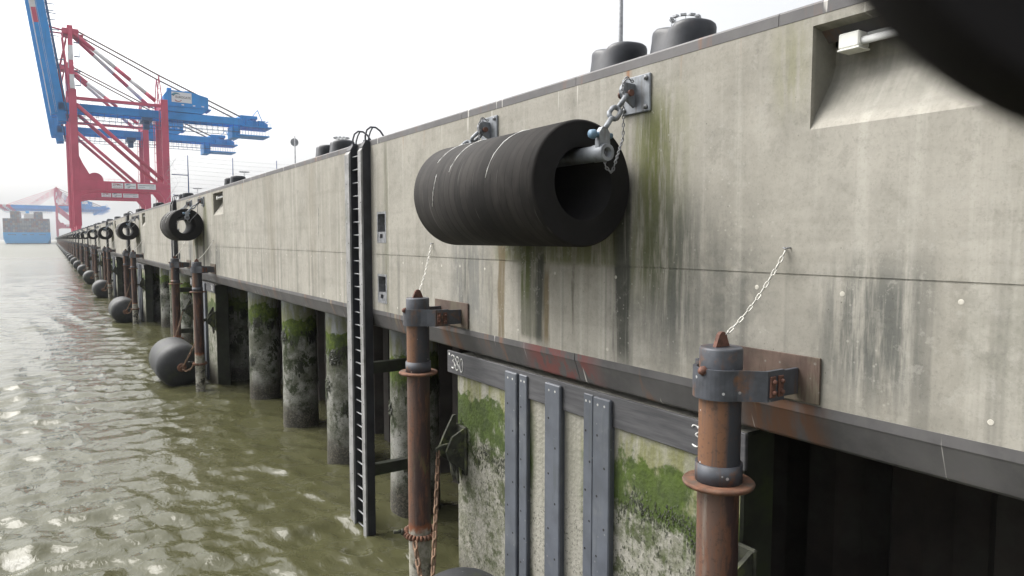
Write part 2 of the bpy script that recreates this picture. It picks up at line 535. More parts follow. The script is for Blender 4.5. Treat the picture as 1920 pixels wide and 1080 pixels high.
def mat_rustpile():
    g = G('rusted_steel_pipe')
    P0 = g.obj(False); P = g.obj()
    x, y, z = g.sep(P0)
    st = g.noise(g.scale(P, (5, 5, .35)), 1.5, 6, .65)
    n = g.noise(P, 7, 5, .65)
    side = g.math('ADD', g.math('MULTIPLY', x, 2.5), g.math('MULTIPLY', y, -1.65))  # rust to seaward; shade on the camera-right side put into the colour
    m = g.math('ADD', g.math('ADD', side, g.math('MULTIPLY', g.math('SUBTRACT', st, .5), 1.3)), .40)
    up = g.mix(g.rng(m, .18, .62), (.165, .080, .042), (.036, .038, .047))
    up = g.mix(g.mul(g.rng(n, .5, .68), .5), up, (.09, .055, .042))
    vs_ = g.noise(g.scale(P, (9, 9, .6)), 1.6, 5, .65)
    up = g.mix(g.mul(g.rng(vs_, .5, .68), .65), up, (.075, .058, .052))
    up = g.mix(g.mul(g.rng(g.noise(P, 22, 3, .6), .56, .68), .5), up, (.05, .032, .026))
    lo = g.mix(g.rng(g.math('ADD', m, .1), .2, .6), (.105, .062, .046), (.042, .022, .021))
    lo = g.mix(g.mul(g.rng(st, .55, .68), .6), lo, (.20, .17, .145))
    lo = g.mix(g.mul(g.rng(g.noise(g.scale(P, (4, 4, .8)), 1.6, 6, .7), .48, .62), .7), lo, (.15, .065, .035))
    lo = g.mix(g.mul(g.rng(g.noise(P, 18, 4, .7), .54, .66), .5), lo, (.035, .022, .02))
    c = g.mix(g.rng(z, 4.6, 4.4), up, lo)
    zj = g.math('ADD', z, g.math('MULTIPLY', g.math('SUBTRACT', n, .5), .25))
    c = g.mix(g.rng(zj, 1.78, 1.68), c, (.20, .065, .025))
    c = g.mix(g.rng(zj, 1.7, 1.6), c, g.mix(g.rng(n, .45, .6), (.33, .315, .27), (.20, .19, .15)))
    c = g.mix(g.mul(g.rng(g.noise(P, 4, 5, .7), .5, .6), g.rng(z, 1.25, .9)), c, (.03, .027, .02))
    gr = g.mul(g.rng(g.noise(g.scale(P, (4, 4, 1)), 1.4, 4, .6), .6, .68), g.rng(z, 3.6, 2.4))
    c = g.mix(g.mul(gr, .6), c, (.12, .13, .05))
    wh = g.rng(g.voro(P, 7, 'F1'), .085, .06)
    c = g.mix(g.mul(wh, g.rng(z, 4.4, 4.7), .8), c, (.55, .55, .55))
    g.bump(g.math('ADD', n, g.noise(P, 40, 3, .6)), .3, .006)
    return g.fin(c, .62, 0, .5)

def mat_rubber():
    g = G('fender_rubber')
    P0 = g.obj(False); P = g.obj()
    x, y, z = g.sep(P0)
    yy = g.math('ADD', g.math('MULTIPLY', y, 6.4), g.math('MULTIPLY', g.noise(P, .9, 3, .5), .5))
    b = g.math('FRACT', yy)
    cell = g.n('TexWhiteNoise'); cell.noise_dimensions = '1D'
    g.put(g.math('FLOOR', yy), cell.inputs['W'])
    n = g.noise(P, 3.0, 5, .65)
    sm = g.noise(g.scale(P, (1.2, 3.5, 1.2)), 1.4, 4, .6)
    c = g.mix(cell.outputs[0], (.014, .013, .0125), (.028, .0255, .024))
    c = g.mix(g.mul(g.rng(sm, .42, .68), .6), c, (.044, .040, .037))
    c = g.mix(g.mul(g.rng(n, .55, .72), .45), c, (.014, .013, .013))
    c = g.mix(g.mul(g.rng(b, .12, .0), g.math('MULTIPLY_ADD', cell.outputs[0], .6, .2)), c, (.005, .005, .005))
    sc2 = g.rng(g.noise(g.scale(P, (1, 14, 1)), 1.1, 2, .5), .68, .72)
    c = g.mix(g.mul(sc2, .4), c, (.10, .095, .09))
    g.bump(g.math('ADD', g.math('MULTIPLY', g.rng(b, .14, .0), -.6), g.math('MULTIPLY', n, .4)), .42, .008)
    return g.fin(c, .78, 0, .18)

def mat_nosing(name, red=False):
    g = G(name)
    P = g.obj(False)
    x, y, z = g.sep(P)
    n = g.noise(P, 1.5, 5, .6)
    n2 = g.noise(P, 9, 5, .65)
    c = g.mix(g.rng(n, .3, .7), (.085, .082, .085), (.125, .12, .122)) if not red else g.mix(g.rng(n, .3, .7), (.068, .066, .068), (.105, .102, .103))
    c = g.mix(g.mul(g.rng(n2, .45, .7), .4), c, (.10, .10, .095))
    st = g.noise(g.scale(P, (1, 1.9, .25)), 1.0, 5, .65)
    c = g.mix(g.mul(g.rng(st, .56, .68), .8), c, (.19, .095, .055))
    if red:
        pr = g.mul(g.band(y, 7.9, .75, .3), g.rng(g.noise(g.scale(P, (2, 2, 1)), 1.6, 5, .7), .42, .54))
        c = g.mix(g.mul(pr, .85), c, (.17, .055, .05))
        ru = g.mul(g.math('MAXIMUM', g.band(y, 4.25, .45, .2), g.band(y, 11.2, .3, .2)), g.rng(g.noise(g.scale(P, (1, 2.5, .6)), 1.6, 5, .6), .38, .6))
        c = g.mix(g.mul(ru, .85), c, (.13, .06, .03))
        c = g.mix(g.mul(g.rng(g.noise(g.scale(P, (1, 3, .3)), .8, 3, .6), .63, .7), .6), c, (.22, .2, .15))
    wd_ = g.rng(g.noise(g.scale(P, (1, 12, .6)), 1.0, 2, .5), .69, .72)
    c = g.mix(g.mul(wd_, .7), c, (.6, .58, .55))
    g.bump(n2, .2, .005)
    return g.fin(c, .6, 0, .4)

def mat_header():
    g = G('dark_header_board')
    P = g.obj()
    y = g.sep(g.obj(False))[1]
    n = g.noise(g.scale(P, (2, .7, 9)), 1.5, 5, .65)
    c = g.mix(g.rng(n, .3, .7), (.055, .055, .06), (.10, .10, .105))
    pr = g.mul(g.band(y, 7.9, .62, .25), g.rng(g.noise(g.scale(P, (2, 3, 1)), 2.0, 5, .7), .46, .58))
    c = g.mix(g.mul(pr, .8), c, (.17, .06, .05))
    g.bump(n, .3, .006)
    return g.fin(c, .7, 0, .4)

def mat_water():
    g = G('tidal_water')
    P = g.obj(False)
    n = g.noise(P, .13, 4, .6)
    c = g.mix(g.rng(n, .3, .7), (.056, .056, .027), (.068, .067, .036))
    b = g.math('ADD', g.math('MULTIPLY', g.noise(g.scale(P, (1, .6, 1)), 4.6, 3, .55, .6), 1.0), g.math('MULTIPLY', g.noise(g.scale(P, (1, .7, 1)), 1.1, 3, .55, .8), .9))
    g.bump(b, .5, .045)
    g.b.inputs['IOR'].default_value = 1.33
    return g.fin(c, g.rng(g.sep(P)[1], 40, 420, .07, .34), 0, .5)

def mat_crane(name, c):
    g = G(name)
    P = g.obj(False)
    n = g.noise(P, .12, 4, .6)
    st = g.noise(g.scale(P, (.8, .8, .06)), 1, 4, .6)
    cc = g.mix(g.rng(n, .35, .7), c, tuple(x * .8 for x in c))
    cc = g.mix(g.mul(g.rng(st, .55, .7), .35), cc, tuple(x * .55 for x in c))
    return g.fin(cc, .5, 0, .4)

M = {}
M['concrete'] = mat_concrete()
M['block'] = mat_tidal('tidal_concrete_block', green_z=3.72, top=(.37, .36, .315))
M['pile'] = mat_tidal('tidal_pile_steel', green_z=3.75, top=(.37, .385, .41), pile=True)
M['rust'] = mat_rustpile()
M['rubber'] = mat_rubber()
M['cut'] = plain('shaded_rubber_end', (.0085, .008, .0085), .7, 0, .3, 3, spec=.25)  # darker rubber: shade on end faces and bore put into the colour
M['nose'] = mat_nosing('top_edge_steel')
M['nose2'] = mat_nosing('bottom_edge_steel', True)
M['header'] = mat_header()
M['water'] = mat_water()
M['galv'] = plain('galvanised_steel', (.20, .215, .235), .55, .35, .3, 5, .12, runs=(.13, .125, .12))
M['galvd'] = plain('dull_chain_steel', (.20, .205, .215), .55, .3, .3, 9)
M['rustbolt'] = plain('rusty_bolt', (.11, .05, .035), .8, 0, .4, 9)
M['bluebolt'] = plain('blue_bolt', (.10, .17, .24), .6)
M['strap'] = plain('dark_strap_steel', (.055, .06, .072), .55, 0, .35, 4, .1, c2=(.16, .075, .035), lo=.56, hi=.7, chips=(.5, .5, .5), runs=(.085, .055, .042))
M['rustplate'] = plain('rusty_wall_plate', (.092, .062, .048), .8, 0, .35, 3, .15, c2=(.10, .085, .06), lo=.4, hi=.6, runs=(.06, .035, .028), chips=(.17, .16, .14))
M['rustring'] = plain('rusty_rollers', (.135, .062, .036), .85, 0, .4, 8, .2, c2=(.09, .07, .055))
M['rustchain'] = plain('rusty_chain', (.14, .085, .052), .8, 0, .4, 8, .2)
M['pale'] = plain('pale_galvanised_chain', (.55, .54, .50), .5, .1, .2, 12)
M['uhmw'] = plain('blue_grey_slide_strip', (.088, .098, .118), .5, 0, .16, 2.2, .05, c2=(.125, .135, .15), lo=.5, hi=.75, runs=(.075, .085, .095), chips=(.2, .21, .22))
M['hole'] = plain('bolt_hole', (.012, .012, .013), .7)
M['boltpale'] = plain('pale_bolt', (.45, .45, .44), .5)
M['chalk'] = plain('white_chalk_paint', (.72, .72, .70), .9, 0, .1)
M['ladgrey'] = plain('grey_slide_strip', (.235, .235, .235), .6, 0, .25, 3, .1, c2=(.10, .11, .08), lo=.55, hi=.75, runs=(.13, .13, .12))
M['ladblack'] = plain('black_ladder_body', (.020, .021, .026), .6, 0, .35, 3, .1)
M['rung'] = plain('worn_ladder_rung', (.25, .26, .27), .5, .3, .25, 6)
M['hoop'] = plain('dark_handrail', (.045, .046, .06), .5)
M['boll'] = plain('dark_bollard_paint', (.022, .0245, .031), .5, 0, .3, 3, .1, c2=(.06, .047, .048), lo=.56, hi=.8)
M['buoy'] = plain('floating_fender_skin', (.015, .0165, .019), .62, 0, .35, 2, .15, c2=(.028, .034, .016), lo=.5, hi=.7, chips=(.09, .09, .085))
M['moss'] = plain('mossy_steel', (.035, .037, .026), .85, 0, .5, 6, .4, c2=(.08, .09, .035), lo=.5, hi=.62)
M['shadedark'] = plain('painted_shade_green', (.018, .021, .013), .7, 0, .4, 2.5, .3, c2=(.03, .042, .012), lo=.5, hi=.7)  # green-black colour standing in for the shade under the deck
M['weed'] = plain('dark_seaweed', (.018, .022, .008), .6, 0, .6, 3, c2=(.035, .055, .008), lo=.5, hi=.65)
M['sheet'] = plain('sheet_pile_steel', (.018, .013, .011), .85, 0, .4, 2, .2, c2=(.028, .026, .022))
M['under'] = plain('dark_soffit_concrete', (.07, .066, .06), .9)
M['lampw'] = plain('white_lamp_housing', (.74, .74, .70), .5, 0, .08)
M['tube'] = plain('white_plastic_tube', (.62, .63, .63), .35, 0, .08)
M['deck'] = plain('deck_asphalt', (.11, .11, .105), .9, 0, .2, 1)
M['red'] = mat_crane('crane_red', (.54, .065, .13))
M['white'] = mat_crane('crane_white', (.66, .66, .68))
M['blue'] = mat_crane('crane_blue', (.0, .26, .70))
M['cable'] = plain('brown_stay_rope', (.10, .055, .05), .7)
M['dkblue'] = mat_crane('walkway_blue', (.02, .10, .24))
M['signw'] = plain('white_sign_board', (.72, .74, .76), .5, 0, .04)
M['ink'] = plain('dark_sign_ink', (.07, .07, .08), .6)
M['inkred'] = plain('red_sign_ink', (.34, .05, .06), .6)
M['inkteal'] = plain('teal_sign_ink', (.05, .22, .30), .6)
M['grey'] = plain('grey_pole_paint', (.30, .31, .33), .5)
M['poleblue'] = plain('blue_pole_paint', (.04, .07, .17), .5)
M['wire'] = plain('thin_fence_wire', (.30, .30, .32), .5)
M['hull'] = plain('light_blue_hull', (.03, .33, .72), .5, 0, .06, .05)
M['hulldark'] = plain('dark_waterline_paint', (.07, .10, .16), .6)
M['shipw'] = plain('white_ship_house', (.72, .71, .66), .5)
M['plug'] = plain('pale_mortar_plug', (.44, .42, .37), .8, 0, .2, 9)
M['cap'] = plain('black_matte_plastic', (.008, .007, .0075), .8, spec=.2)

def mat_containers():
    g = G('stacked_containers')
    P = g.obj(False)
    v = g.n('VectorMath'); v.operation = 'SNAP'
    g.put(P, v.inputs[0]); v.inputs[1].default_value = (2.5, 12.6, 2.7)
    wn_ = g.n('TexWhiteNoise'); wn_.noise_dimensions = '3D'
    g.put(v.outputs[0], wn_.inputs[0])
    cr = g.n('ValToRGB'); cr.color_ramp.interpolation = 'CONSTANT'
    e = cr.color_ramp.elements
    e[0].color = (.20, .22, .26, 1); e[1].position = .25; e[1].color = (.24, .17, .18, 1)  # muted box tones: distance haze put into the colours
    for p, c in ((.42, (.16, .20, .28, 1)), (.6, (.26, .27, .30, 1)), (.75, (.18, .17, .20, 1)), (.88, (.25, .21, .2, 1))):
        x = e.new(p); x.color = c
    g.put(wn_.outputs[0], cr.inputs[0])
    fr = g.math('FRACT', g.math('DIVIDE', g.sep(P)[0], 2.5))
    c = g.mix(g.mul(g.rng(fr, .08, .02), .7), cr.outputs[0], (.03, .03, .035))
    return g.fin(c, .7)
M['boxes'] = mat_containers()

ORD = ['nearest', 'second', 'third', 'fourth', 'fifth', 'sixth', 'seventh', 'eighth', 'ninth', 'tenth']
NB, NFULL, NNAMED = 36, 3, 8
ZT, ZB = 9.06, 5.25                        # top edge, lower edge of the concrete

# ------------------------------------------------------------------ setting: water, deck
def wave_sheet():
    def axis(lo, hi, outer_lo, outer_hi, pts):
        return np.array(outer_lo + list(pts) + outer_hi, dtype=float)
    xs = axis(-14, 12, [-5000, -2000, -800, -300, -100, -45, -25, -17], [15, 40, 200, 1000, 5000], np.arange(-14, 12.001, .06))
    ys_f = [1.0]
    while ys_f[-1] < 520:
        ys_f.append(ys_f[-1] + .06 + .0044 * max(0, ys_f[-1] - 8))
    ys = axis(0, 0, [-5000, -1000, -200, -40, -8], [560, 800, 1500, 3000, 5000], ys_f)
    X, Y = np.meshgrid(xs, ys, indexing='ij')
    Z = np.zeros_like(X)
    r = np.random.default_rng(5)
    for i in range(96):
        long_ = i >= 82
        lam = (4.5 * (9 / 4.5) ** r.random()) if long_ else .26 * (3.0 / .26) ** r.random()
        th = R(238) + r.normal(0, .3 if long_ else .7)
        k = 2 * math.pi / lam
        amp = (.006 if long_ else .0074 * lam ** .72) * (.5 + r.random())
        ph = r.random() * 6.28
        arg = k * (X * math.cos(th) + Y * math.sin(th)) + ph + .5 * np.sin(.31 * X * r.random() + .23 * Y * r.random() + ph)
        spacing = .06 + .0044 * np.maximum(0, Y - 8)
        res = np.clip((lam / np.maximum(spacing, .06) - 2.5) / 3, 0, 1)
        sn = np.sin(arg)
        Z += amp * res * (sn + .45 * (sn * sn - .5))
    # groups of larger and smaller ripples
    env = .72 + .4 * np.sin(.21 * X + .13 * Y + 1) * np.sin(.09 * Y - .3 * X)
    Z *= env
    fade = np.clip((X + 17) / 3, 0, 1) * np.clip((15 - X) / 3, 0, 1) * np.clip((555 - Y) / 60, 0, 1) * np.clip((Y + 8) / 9, 0, 1)
    calm = np.where(X > 5.5, np.clip(1 - (X - 5.5) / 5, .45, 1), 1)
    Z *= fade * calm
    nx, ny = X.shape
    me = bpy.data.meshes.new('water')
    co = np.stack([X, Y, Z], -1).reshape(-1, 3)
    idx = np.arange(nx * ny).reshape(nx, ny)
    quads = np.stack([idx[:-1, :-1], idx[1:, :-1], idx[1:, 1:], idx[:-1, 1:]], -1).reshape(-1, 4)
    me.vertices.add(len(co)); me.vertices.foreach_set('co', co.ravel())
    me.loops.add(quads.size); me.loops.foreach_set('vertex_index', quads.ravel().astype(np.int32))
    me.polygons.add(len(quads))
    me.polygons.foreach_set('loop_start', np.arange(0, quads.size, 4, dtype=np.int32))
    me.polygons.foreach_set('use_smooth', np.ones(len(quads), dtype=bool))
    me.update(calc_edges=True); me.validate()
    me.materials.append(M['water'])
    o = bpy.data.objects.new('water', me)
    col.objects.link(o)
    tag(o, kind='structure')
wave_sheet()

YEND = 1900
mb = MB(); mb.box(6.42, 600, -20, YEND, 8.7, 9.05)
tag(mb.build('quay_deck', M['deck']), kind='structure')

# ------------------------------------------------------------------ quay wall
NICHE = (1.9, 4.0, 7.88, 8.84)
POCK = ((14.05, 14.55, 6.76, 7.44), (14.05, 14.55, 5.43, 6.07))
wall = thing('quay_wall', (0, 0, 0), 'long pale streaked concrete quay wall running away along the water', 'quay wall')
wf = MB()
def face(y0, y1, z0, z1, x=XW): wf.add([(x, y0, z0), (x, y1, z0), (x, y1, z1), (x, y0, z1)], [(0, 3, 2, 1)])
def cells(y0, y1, z0, z1, holes):
    ys = sorted({y0, y1} | {h[i] for h in holes for i in (0, 1)})
    zs = sorted({z0, z1} | {h[i] for h in holes for i in (2, 3)})
    for a, b in zip(ys, ys[1:]):
        for c, d in zip(zs, zs[1:]):
            if not any(h[0] <= a and b <= h[1] and h[2] <= c and d <= h[3] for h in holes):
                face(a, b, c, d)
ZS0, ZS1 = 6.488, 6.508
for k in range(0, 10):
    y0, y1 = k * S + (-15 if k == 0 else 0), (k + 1) * S
    up = [(NICHE[0] + k * S, NICHE[1] + k * S, NICHE[2], NICHE[3]), (POCK[0][0] + k * S, POCK[0][1] + k * S, POCK[0][2], POCK[0][3])]
    lo = [(POCK[1][0] + k * S, POCK[1][1] + k * S, POCK[1][2], POCK[1][3])]
    cells(y0, y1, ZS1, 8.93, up)
    cells(y0, y1, ZB, ZS0, lo)
    # floodlight niche: deep at the top, its floor sloping out to the wall face
    a, b = NICHE[0] + k * S, NICHE[1] + k * S
    pr = [(XW, 8.84), (6.42, 8.77), (6.42, 8.52), (6.36, 8.36), (6.12, 8.02), (XW, 7.88)]
    for p, q in zip(pr, pr[1:]):
        wf.add([(p[0], a, p[1]), (p[0], b, p[1]), (q[0], b, q[1]), (q[0], a, q[1])], [(0, 1, 2, 3)])
    for yy in (a, b):
        wf.add([(p[0], yy, p[1]) for p in pr], [(0, 1, 2, 3, 4, 5)])
    for (a, b, c, d) in (up[1], lo[0]):
        xb = 6.4
        wf.add([(x, y, z) for x in (XW, xb) for y in (a, b) for z in (c, d)], [(0, 1, 5, 4), (2, 3, 7, 6), (0, 2, 6, 4), (1, 3, 7, 5), (4, 5, 7, 6)])
for a, b in ((10 * S, YEND),):
    face(a, b, ZB, ZS0); face(a, b, ZS1, 8.93)
ya, yb = -15, YEND
gx = XW + .009
face(ya, yb, ZS0, ZS1, gx)
wf.add([(XW, ya, ZS0), (XW, yb, ZS0), (gx, yb, ZS0), (gx, ya, ZS0)], [(0, 1, 2, 3)])
wf.add([(XW, ya, ZS1), (XW, yb, ZS1), (gx, yb, ZS1), (gx, ya, ZS1)], [(0, 1, 2, 3)])
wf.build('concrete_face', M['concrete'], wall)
# mortar plugs in the tie holes, two rows
pl = MB()
r1 = [2.62, 3.62, 4.55, 6.7, 8.0, 9.95, 10.8, 11.5, 12.3]
y = 13.2
while y < 130:
    if not 14.0 < y % S < 15.6: r1.append(y)
    y += 1.22
for i, yy in enumerate(r1):
    pl.lathe([(0.0, -.003), (.014 + .012 * random.random(), -.003), (.028, .002)], 10, (XW, yy, 6.34 + .03 * random.random()), 'x', 0)
for yy in (2.37, 6.85, 8.95, 10.5, 13.5, 17.0, 18.3, 21.0, 23.4, 26):
    pl.lathe([(0.0, -.003), (.013 + .01 * random.random(), -.003), (.026, .002)], 10, (XW, yy, 5.36 + .08 * random.random()), 'x', 0)
o = pl.build('tie_hole_plug', M['plug'], wall); o['kind'] = 'stuff'
# steel edge strips, butted end to end with a narrow open joint
tp, bt = MB(), MB()
def strip(mb_, prof, y0, y1):
    n = len(prof)
    vs = [(p[0], y_, p[1]) for y_ in (y0, y1) for p in prof]
    mb_.add(vs, [(i, i + 1, n + i + 1, n + i) for i in range(n - 1)], 0, False)
    mb_.add(vs, [tuple(range(n)), tuple(range(n, 2 * n))], 0, False)
tprof = [(6.30, 8.72), (XW - .004, 8.93), (XW - .005, 9.035), (XW + .008, 9.052), (XW + .03, 9.064), (XW + .10, 9.066), (6.45, 9.064), (6.45, 8.72)]
bprof = [(6.5, 5.25), (XW - .006, 5.25), (XW - .006, 5.155), (XW + .004, 5.135), (XW + .092, 4.885), (XW + .102, 4.86), (XW + .14, 4.83), (6.5, 4.81)]
yb_ = [-15, 1.2] + [1.2 + 3.17 * i for i in range(1, 40)] + [200, 500, 1000, YEND]
for a, b in zip(yb_, yb_[1:]): strip(tp, tprof, a + .004, b - .004)
yb_ = [-15] + [20.2 - 2 * S / 4.6 + S / 4.6 * i for i in range(0, 24)] + [200, 500, 1000, YEND]
for a, b in zip(yb_, yb_[1:]): strip(bt, bprof, a + .006, b - .006)
tp.build('top_edge_strip', M['nose'], wall)
bt.build('bottom_edge_strip', M['nose2'], wall)
mb = MB(); mb.box(6.505, 12, -15, YEND, 4.83, 5.2)
mb.build('soffit', M['under'], wall)

# sheet pile wall closing the dark space under the deck
mb = MB()
poly = []
yy = -14
while yy < 420:
    poly += [(9.2, yy), (9.2, yy + .42), (9.55, yy + .62), (9.55, yy + 1.02)]
    yy += 1.22
vs = [(x, y_, z_) for (x, y_) in poly for z_ in (-.8, 4.9)]
mb.add(vs, [(2 * i, 2 * i + 1, 2 * i + 3, 2 * i + 2) for i in range(len(poly) - 1)])
tag(mb.build('sheet_pile_wall', M['sheet']), 'dark corrugated sheet pile wall in the shadow under the quay', 'sheet piling')

# ------------------------------------------------------------------ repeated furniture, one of each kind
def repeat(proto, name, base, label_near, label_k, label_far, group, nb=NB, nfull=NFULL, jitter=None, nnamed=NNAMED):
    """the first is proto itself; then copies bay by bay, with parts while parts can be seen"""
    o = proto
    tag(o, label_near, None, group)
    far = None
    for k in range(1, nb):
        if k < nfull:
            c = copy_tree(proto)
        else:
            if far is None: far = joined(proto, name)
            c = bpy.data.objects.new(name, far)
            col.objects.link(c)
            c['category'] = proto['category']
            c.rotation_euler = proto.rotation_euler
        c.location = proto.location + Vector((0, k * S, 0))
        c['group'] = group
        c['label'] = label_k.format(ORD[k]) if k < nnamed else label_far

# --- hanging cylinder fender
FX, FY0, FY1, FZ = 5.27, 6.42, 9.5, 7.5
hf = thing('hanging_fender', (FX, (FY0 + FY1) / 2, FZ), cat='fender')
L2 = (FY1 - FY0) / 2
b = MB()
ro, ri, ch = .75, .435, .025
b.lathe([(ri, -L2, 1), (ro - ch, -L2, 0), (ro, -L2 + ch, 0), (ro, L2 - ch, 0), (ro - ch, L2, 1), (ri, L2, 1)], 72, axis='y', closed=True)
body = b.build('rubber_body', [M['rubber'], M['cut']], hf)
sx = MB()                                     # pale scrape marks round the barrel
for (yy, a0, a1, dr) in ((-.62, 150, 262, .10), (-.60, 168, 190, .02), (.42, 160, 250, .08), (.95, 172, 235, .05), (-.05, 158, 172, -.12), (.85, 250, 285, .1)):
    pts = []
    for i in range(15):
        t = i / 14
        a = R(a0 + (a1 - a0) * t)
        # angle 180 = top, 270 = seaward side
        pts.append((math.sin(a) * (ro + .001), yy + dr * t * t + random.uniform(-.006, .006), -math.cos(a) * (ro + .001)))
    sx.tube(pts, [.0055 * (.25 + abs(math.sin(i * 1.3))) for i in range(15)], 4)
sx.build('scrape_mark', M['chalk'], body)
b = MB()
pz = .325
b.lathe([(.058, -L2 - .42), (.096, -L2 - .42), (.10, -L2 - .40), (.10, -L2 - .2), (.092, -L2 - .19), (.092, L2 + .19), (.10, L2 + .2), (.10, L2 + .40), (.096, L2 + .42), (.058, L2 + .42)], 24, (0, 0, pz), 'y', closed=True)
pipe = b.build('carrying_pipe', M['galv'], hf)
for s_ in (-1, 1):
    yc = s_ * (L2 + .33)
    b = MB()
    b.prism([(-.085, pz + .06), (.085, pz + .06), (.075, pz + .23), (.03, pz + .29), (-.03, pz + .29), (-.075, pz + .23)], yc - .035, yc + .035, 'y')
    b.build('lifting_eye', M['galv'], pipe)
    b = MB()
    b.cyl((-.13, yc, pz + .2), (.13, yc, pz + .2), .032, 12)
    b.lathe([(0, -.19), (.048, -.185), (.055, -.15), (.055, -.125), (0, -.12)], 10, (0, yc, pz + .2), 'x')
    b.build('shackle_bolt', M['bluebolt'], pipe)
repeat(hf, 'hanging_fender', None,
       'big black rubber cylinder fender hanging nearest the camera beside the green stain',
       'black ring shaped hanging fender, {} along the wall counting from the big near one',
       'tiny hazy dark ring fender hanging far along the wall near the crane foot', 'cylinder fenders hanging on the quay wall')
# --- wall plates and chains carrying it
def plate_set(yc, s_):
    """s_ = -1 near end, +1 far end"""
    t = thing('fender_wall_bracket', (XW, yc, 8.6), cat='bracket')
    b = MB()
    b.bbox(-.035, -.001, -.245, .245, -.225, .225, .01)
    p = b.build('wall_plate', M['galv'], t)
    for dy in (-.19, .19):
        for dz in (-.17, .17):
            b = MB()
            b.lathe([(0, -.08), (.012, -.08), (.014, -.065), (.03, -.06), (.03, -.037), (.0, -.036)], 6, (0, dy, dz), 'x')
            b.build('plate_bolt', M['galvd'], p)
    b = MB()
    yl = .03 if s_ < 0 else -.02
    pts = [(-.035, -.15), (-.035, .13)]
    for i in range(9):
        a = R(75 + 195 * i / 8)
        pts.append((-.15 + .105 * math.cos(a), .03 + .105 * math.sin(a)))
    b.prism([(p_[0], p_[1]) for p_ in pts[:1] + pts[:0:-1]], yl - .022, yl + .022, 'y')
    b.build('lug', M['galv'], t)
    b = MB()
    b.cyl((-.16, yl - .09, .0), (-.16, yl + .09, .0), .024, 10)
    for e in (-1, 1):
        b.cyl((-.16, yl + e * .075, 0), (-.16, yl + e * .105, 0), .042, 8)
    b.build('pin', M['rustbolt'], t)
    return t, yl
for nm, yc, s_ in (('near', 6.345, -1), ('far', 9.76, 1)):
    t, yl = plate_set(yc, s_)
    if s_ < 0:
        a = 'grey bolted wall plate with lug above the near end of the big black fender'
        bb = 'grey bolted wall plate above the near end of the {} hanging fender'
    else:
        a = 'grey bolted wall plate with lug above the far end of the big black fender'
        bb = 'grey bolted wall plate above the far end of the {} hanging fender'
    repeat(t, 'fender_wall_bracket', None, a, bb, 'hardly visible grey wall plate above a tiny distant hanging fender', 'wall plates carrying the hanging fenders', nb=14)
    eye = Vector((FX, (FY0 + FY1) / 2 + s_ * (L2 + .33), FZ + .325 + .24))
    pin = Vector((XW - .16, yc + yl, 8.6))
    c = thing('suspension_chain', pin, cat='chain')
    b = MB(); b.chain([(0, 0, -.02), eye - pin], .29, .17, .03, seg=8)
    b.build('heavy_links', M['galv'], c)
    b = MB()
    tail = [Vector((.09, -.03, .15)), Vector((-.04, -.05, .19)), Vector((-.1, -.06, .10))]
    endp = eye - pin + Vector((.10, -.05 * -s_, -.34))
    b.chain(tail + [Vector((-.11, -.08, -.2)), Vector((-.13, -.1, -.55)), endp + Vector((.05, 0, -.0)), endp + Vector((.0, 0, -.13)), endp + Vector((-.10, .0, -.06)), eye - pin + Vector((0, -.02, -.22))], .062, .04, .0075)
    b.build('safety_chain', M['galvd'], c)
    repeat(c, 'suspension_chain', None,
           'galvanised chain holding the %s end of the big black hanging fender' % nm,
           'galvanised chain holding the %s end of the {} hanging fender' % nm,
           'hardly visible chain on a tiny distant hanging fender', 'chains carrying the hanging fenders', nb=12)

# --- niche lamps
lt = thing('niche_lamp', (6.22, 3.1, 8.66), cat='lamp')
b = MB(); b.bbox(-.09, .09, .50, .70, -.07, .07, .012); b.bbox(-.095, .095, .495, .705, -.09, -.073, .004)
h = b.build('housing', M['lampw'], lt)
b = MB(); b.cyl((-.03, .50, -.02), (-.03, -.72, -.02), .035, 14)
b.build('lamp_tube', M['tube'], lt)
b = MB(); b.cyl((.05, .50, .05), (.05, -.72, .05), .018, 10)
b.build('conduit', M['tube'], lt)
b = MB(); b.bbox(-.09, .09, -.9, -.72, -.07, .07, .012)
b.build('end_housing', M['lampw'], lt)
repeat(lt, 'niche_lamp', None, 'white tube lamp inside the wall niche at the top right corner',
       'small white tube lamp in the {} wall niche counting from the top right corner', 'tiny lamp in a distant wall niche', 'lamps in the wall niches', nb=6)

# --- recessed mooring boxes beside the ladders
for zz, wd_, z0, z1 in (('upper', 0, 6.76, 7.44), ('lower', 0, 5.43, 6.07)):
    t = thing('recessed_mooring_box', (XW, 14.3, z0), cat='mooring box')
    H_ = z1 - z0
    b = MB()
    for (a0, a1, c0, c1) in ((-.25, -.2, 0, H_), (.2, .25, 0, H_), (-.2, .2, H_ - .05, H_), (-.2, .2, 0, .05)):
        b.box(-.006, .2, a0, a1, c0, c1)
    b.build('frame', M['galvd'], t)
    b = MB(); b.box(.2, .34, -.25, .25, 0, H_); b.build('box_back', M['ladblack'], t)
    b = MB()
    b.prism([(-.2, .05), (.2, .05), (.2, .24), (.1, .24), (.1, .10), (-.05, .10), (-.05, .24), (-.2, .24)], .0, .16, 'x')
    b.box(0, .16, -.05, .1, .19, .24)
    b.build('lower_plate', M['galvd'], t)
    b = MB(); b.tube([(.09, -.1, .24), (.09, -.1, .40), (.05, -.1, .43)], .035, 10)
    b.build('mooring_pin', M['galv'], t)
    repeat(t, 'recessed_mooring_box', None, '%s dark recessed mooring box right of the nearest ladder' % zz,
           '%s recessed mooring box beside the {} ladder along the wall' % zz, 'tiny recessed mooring box beside a distant ladder', 'recessed mooring boxes by the ladders', nb=5)

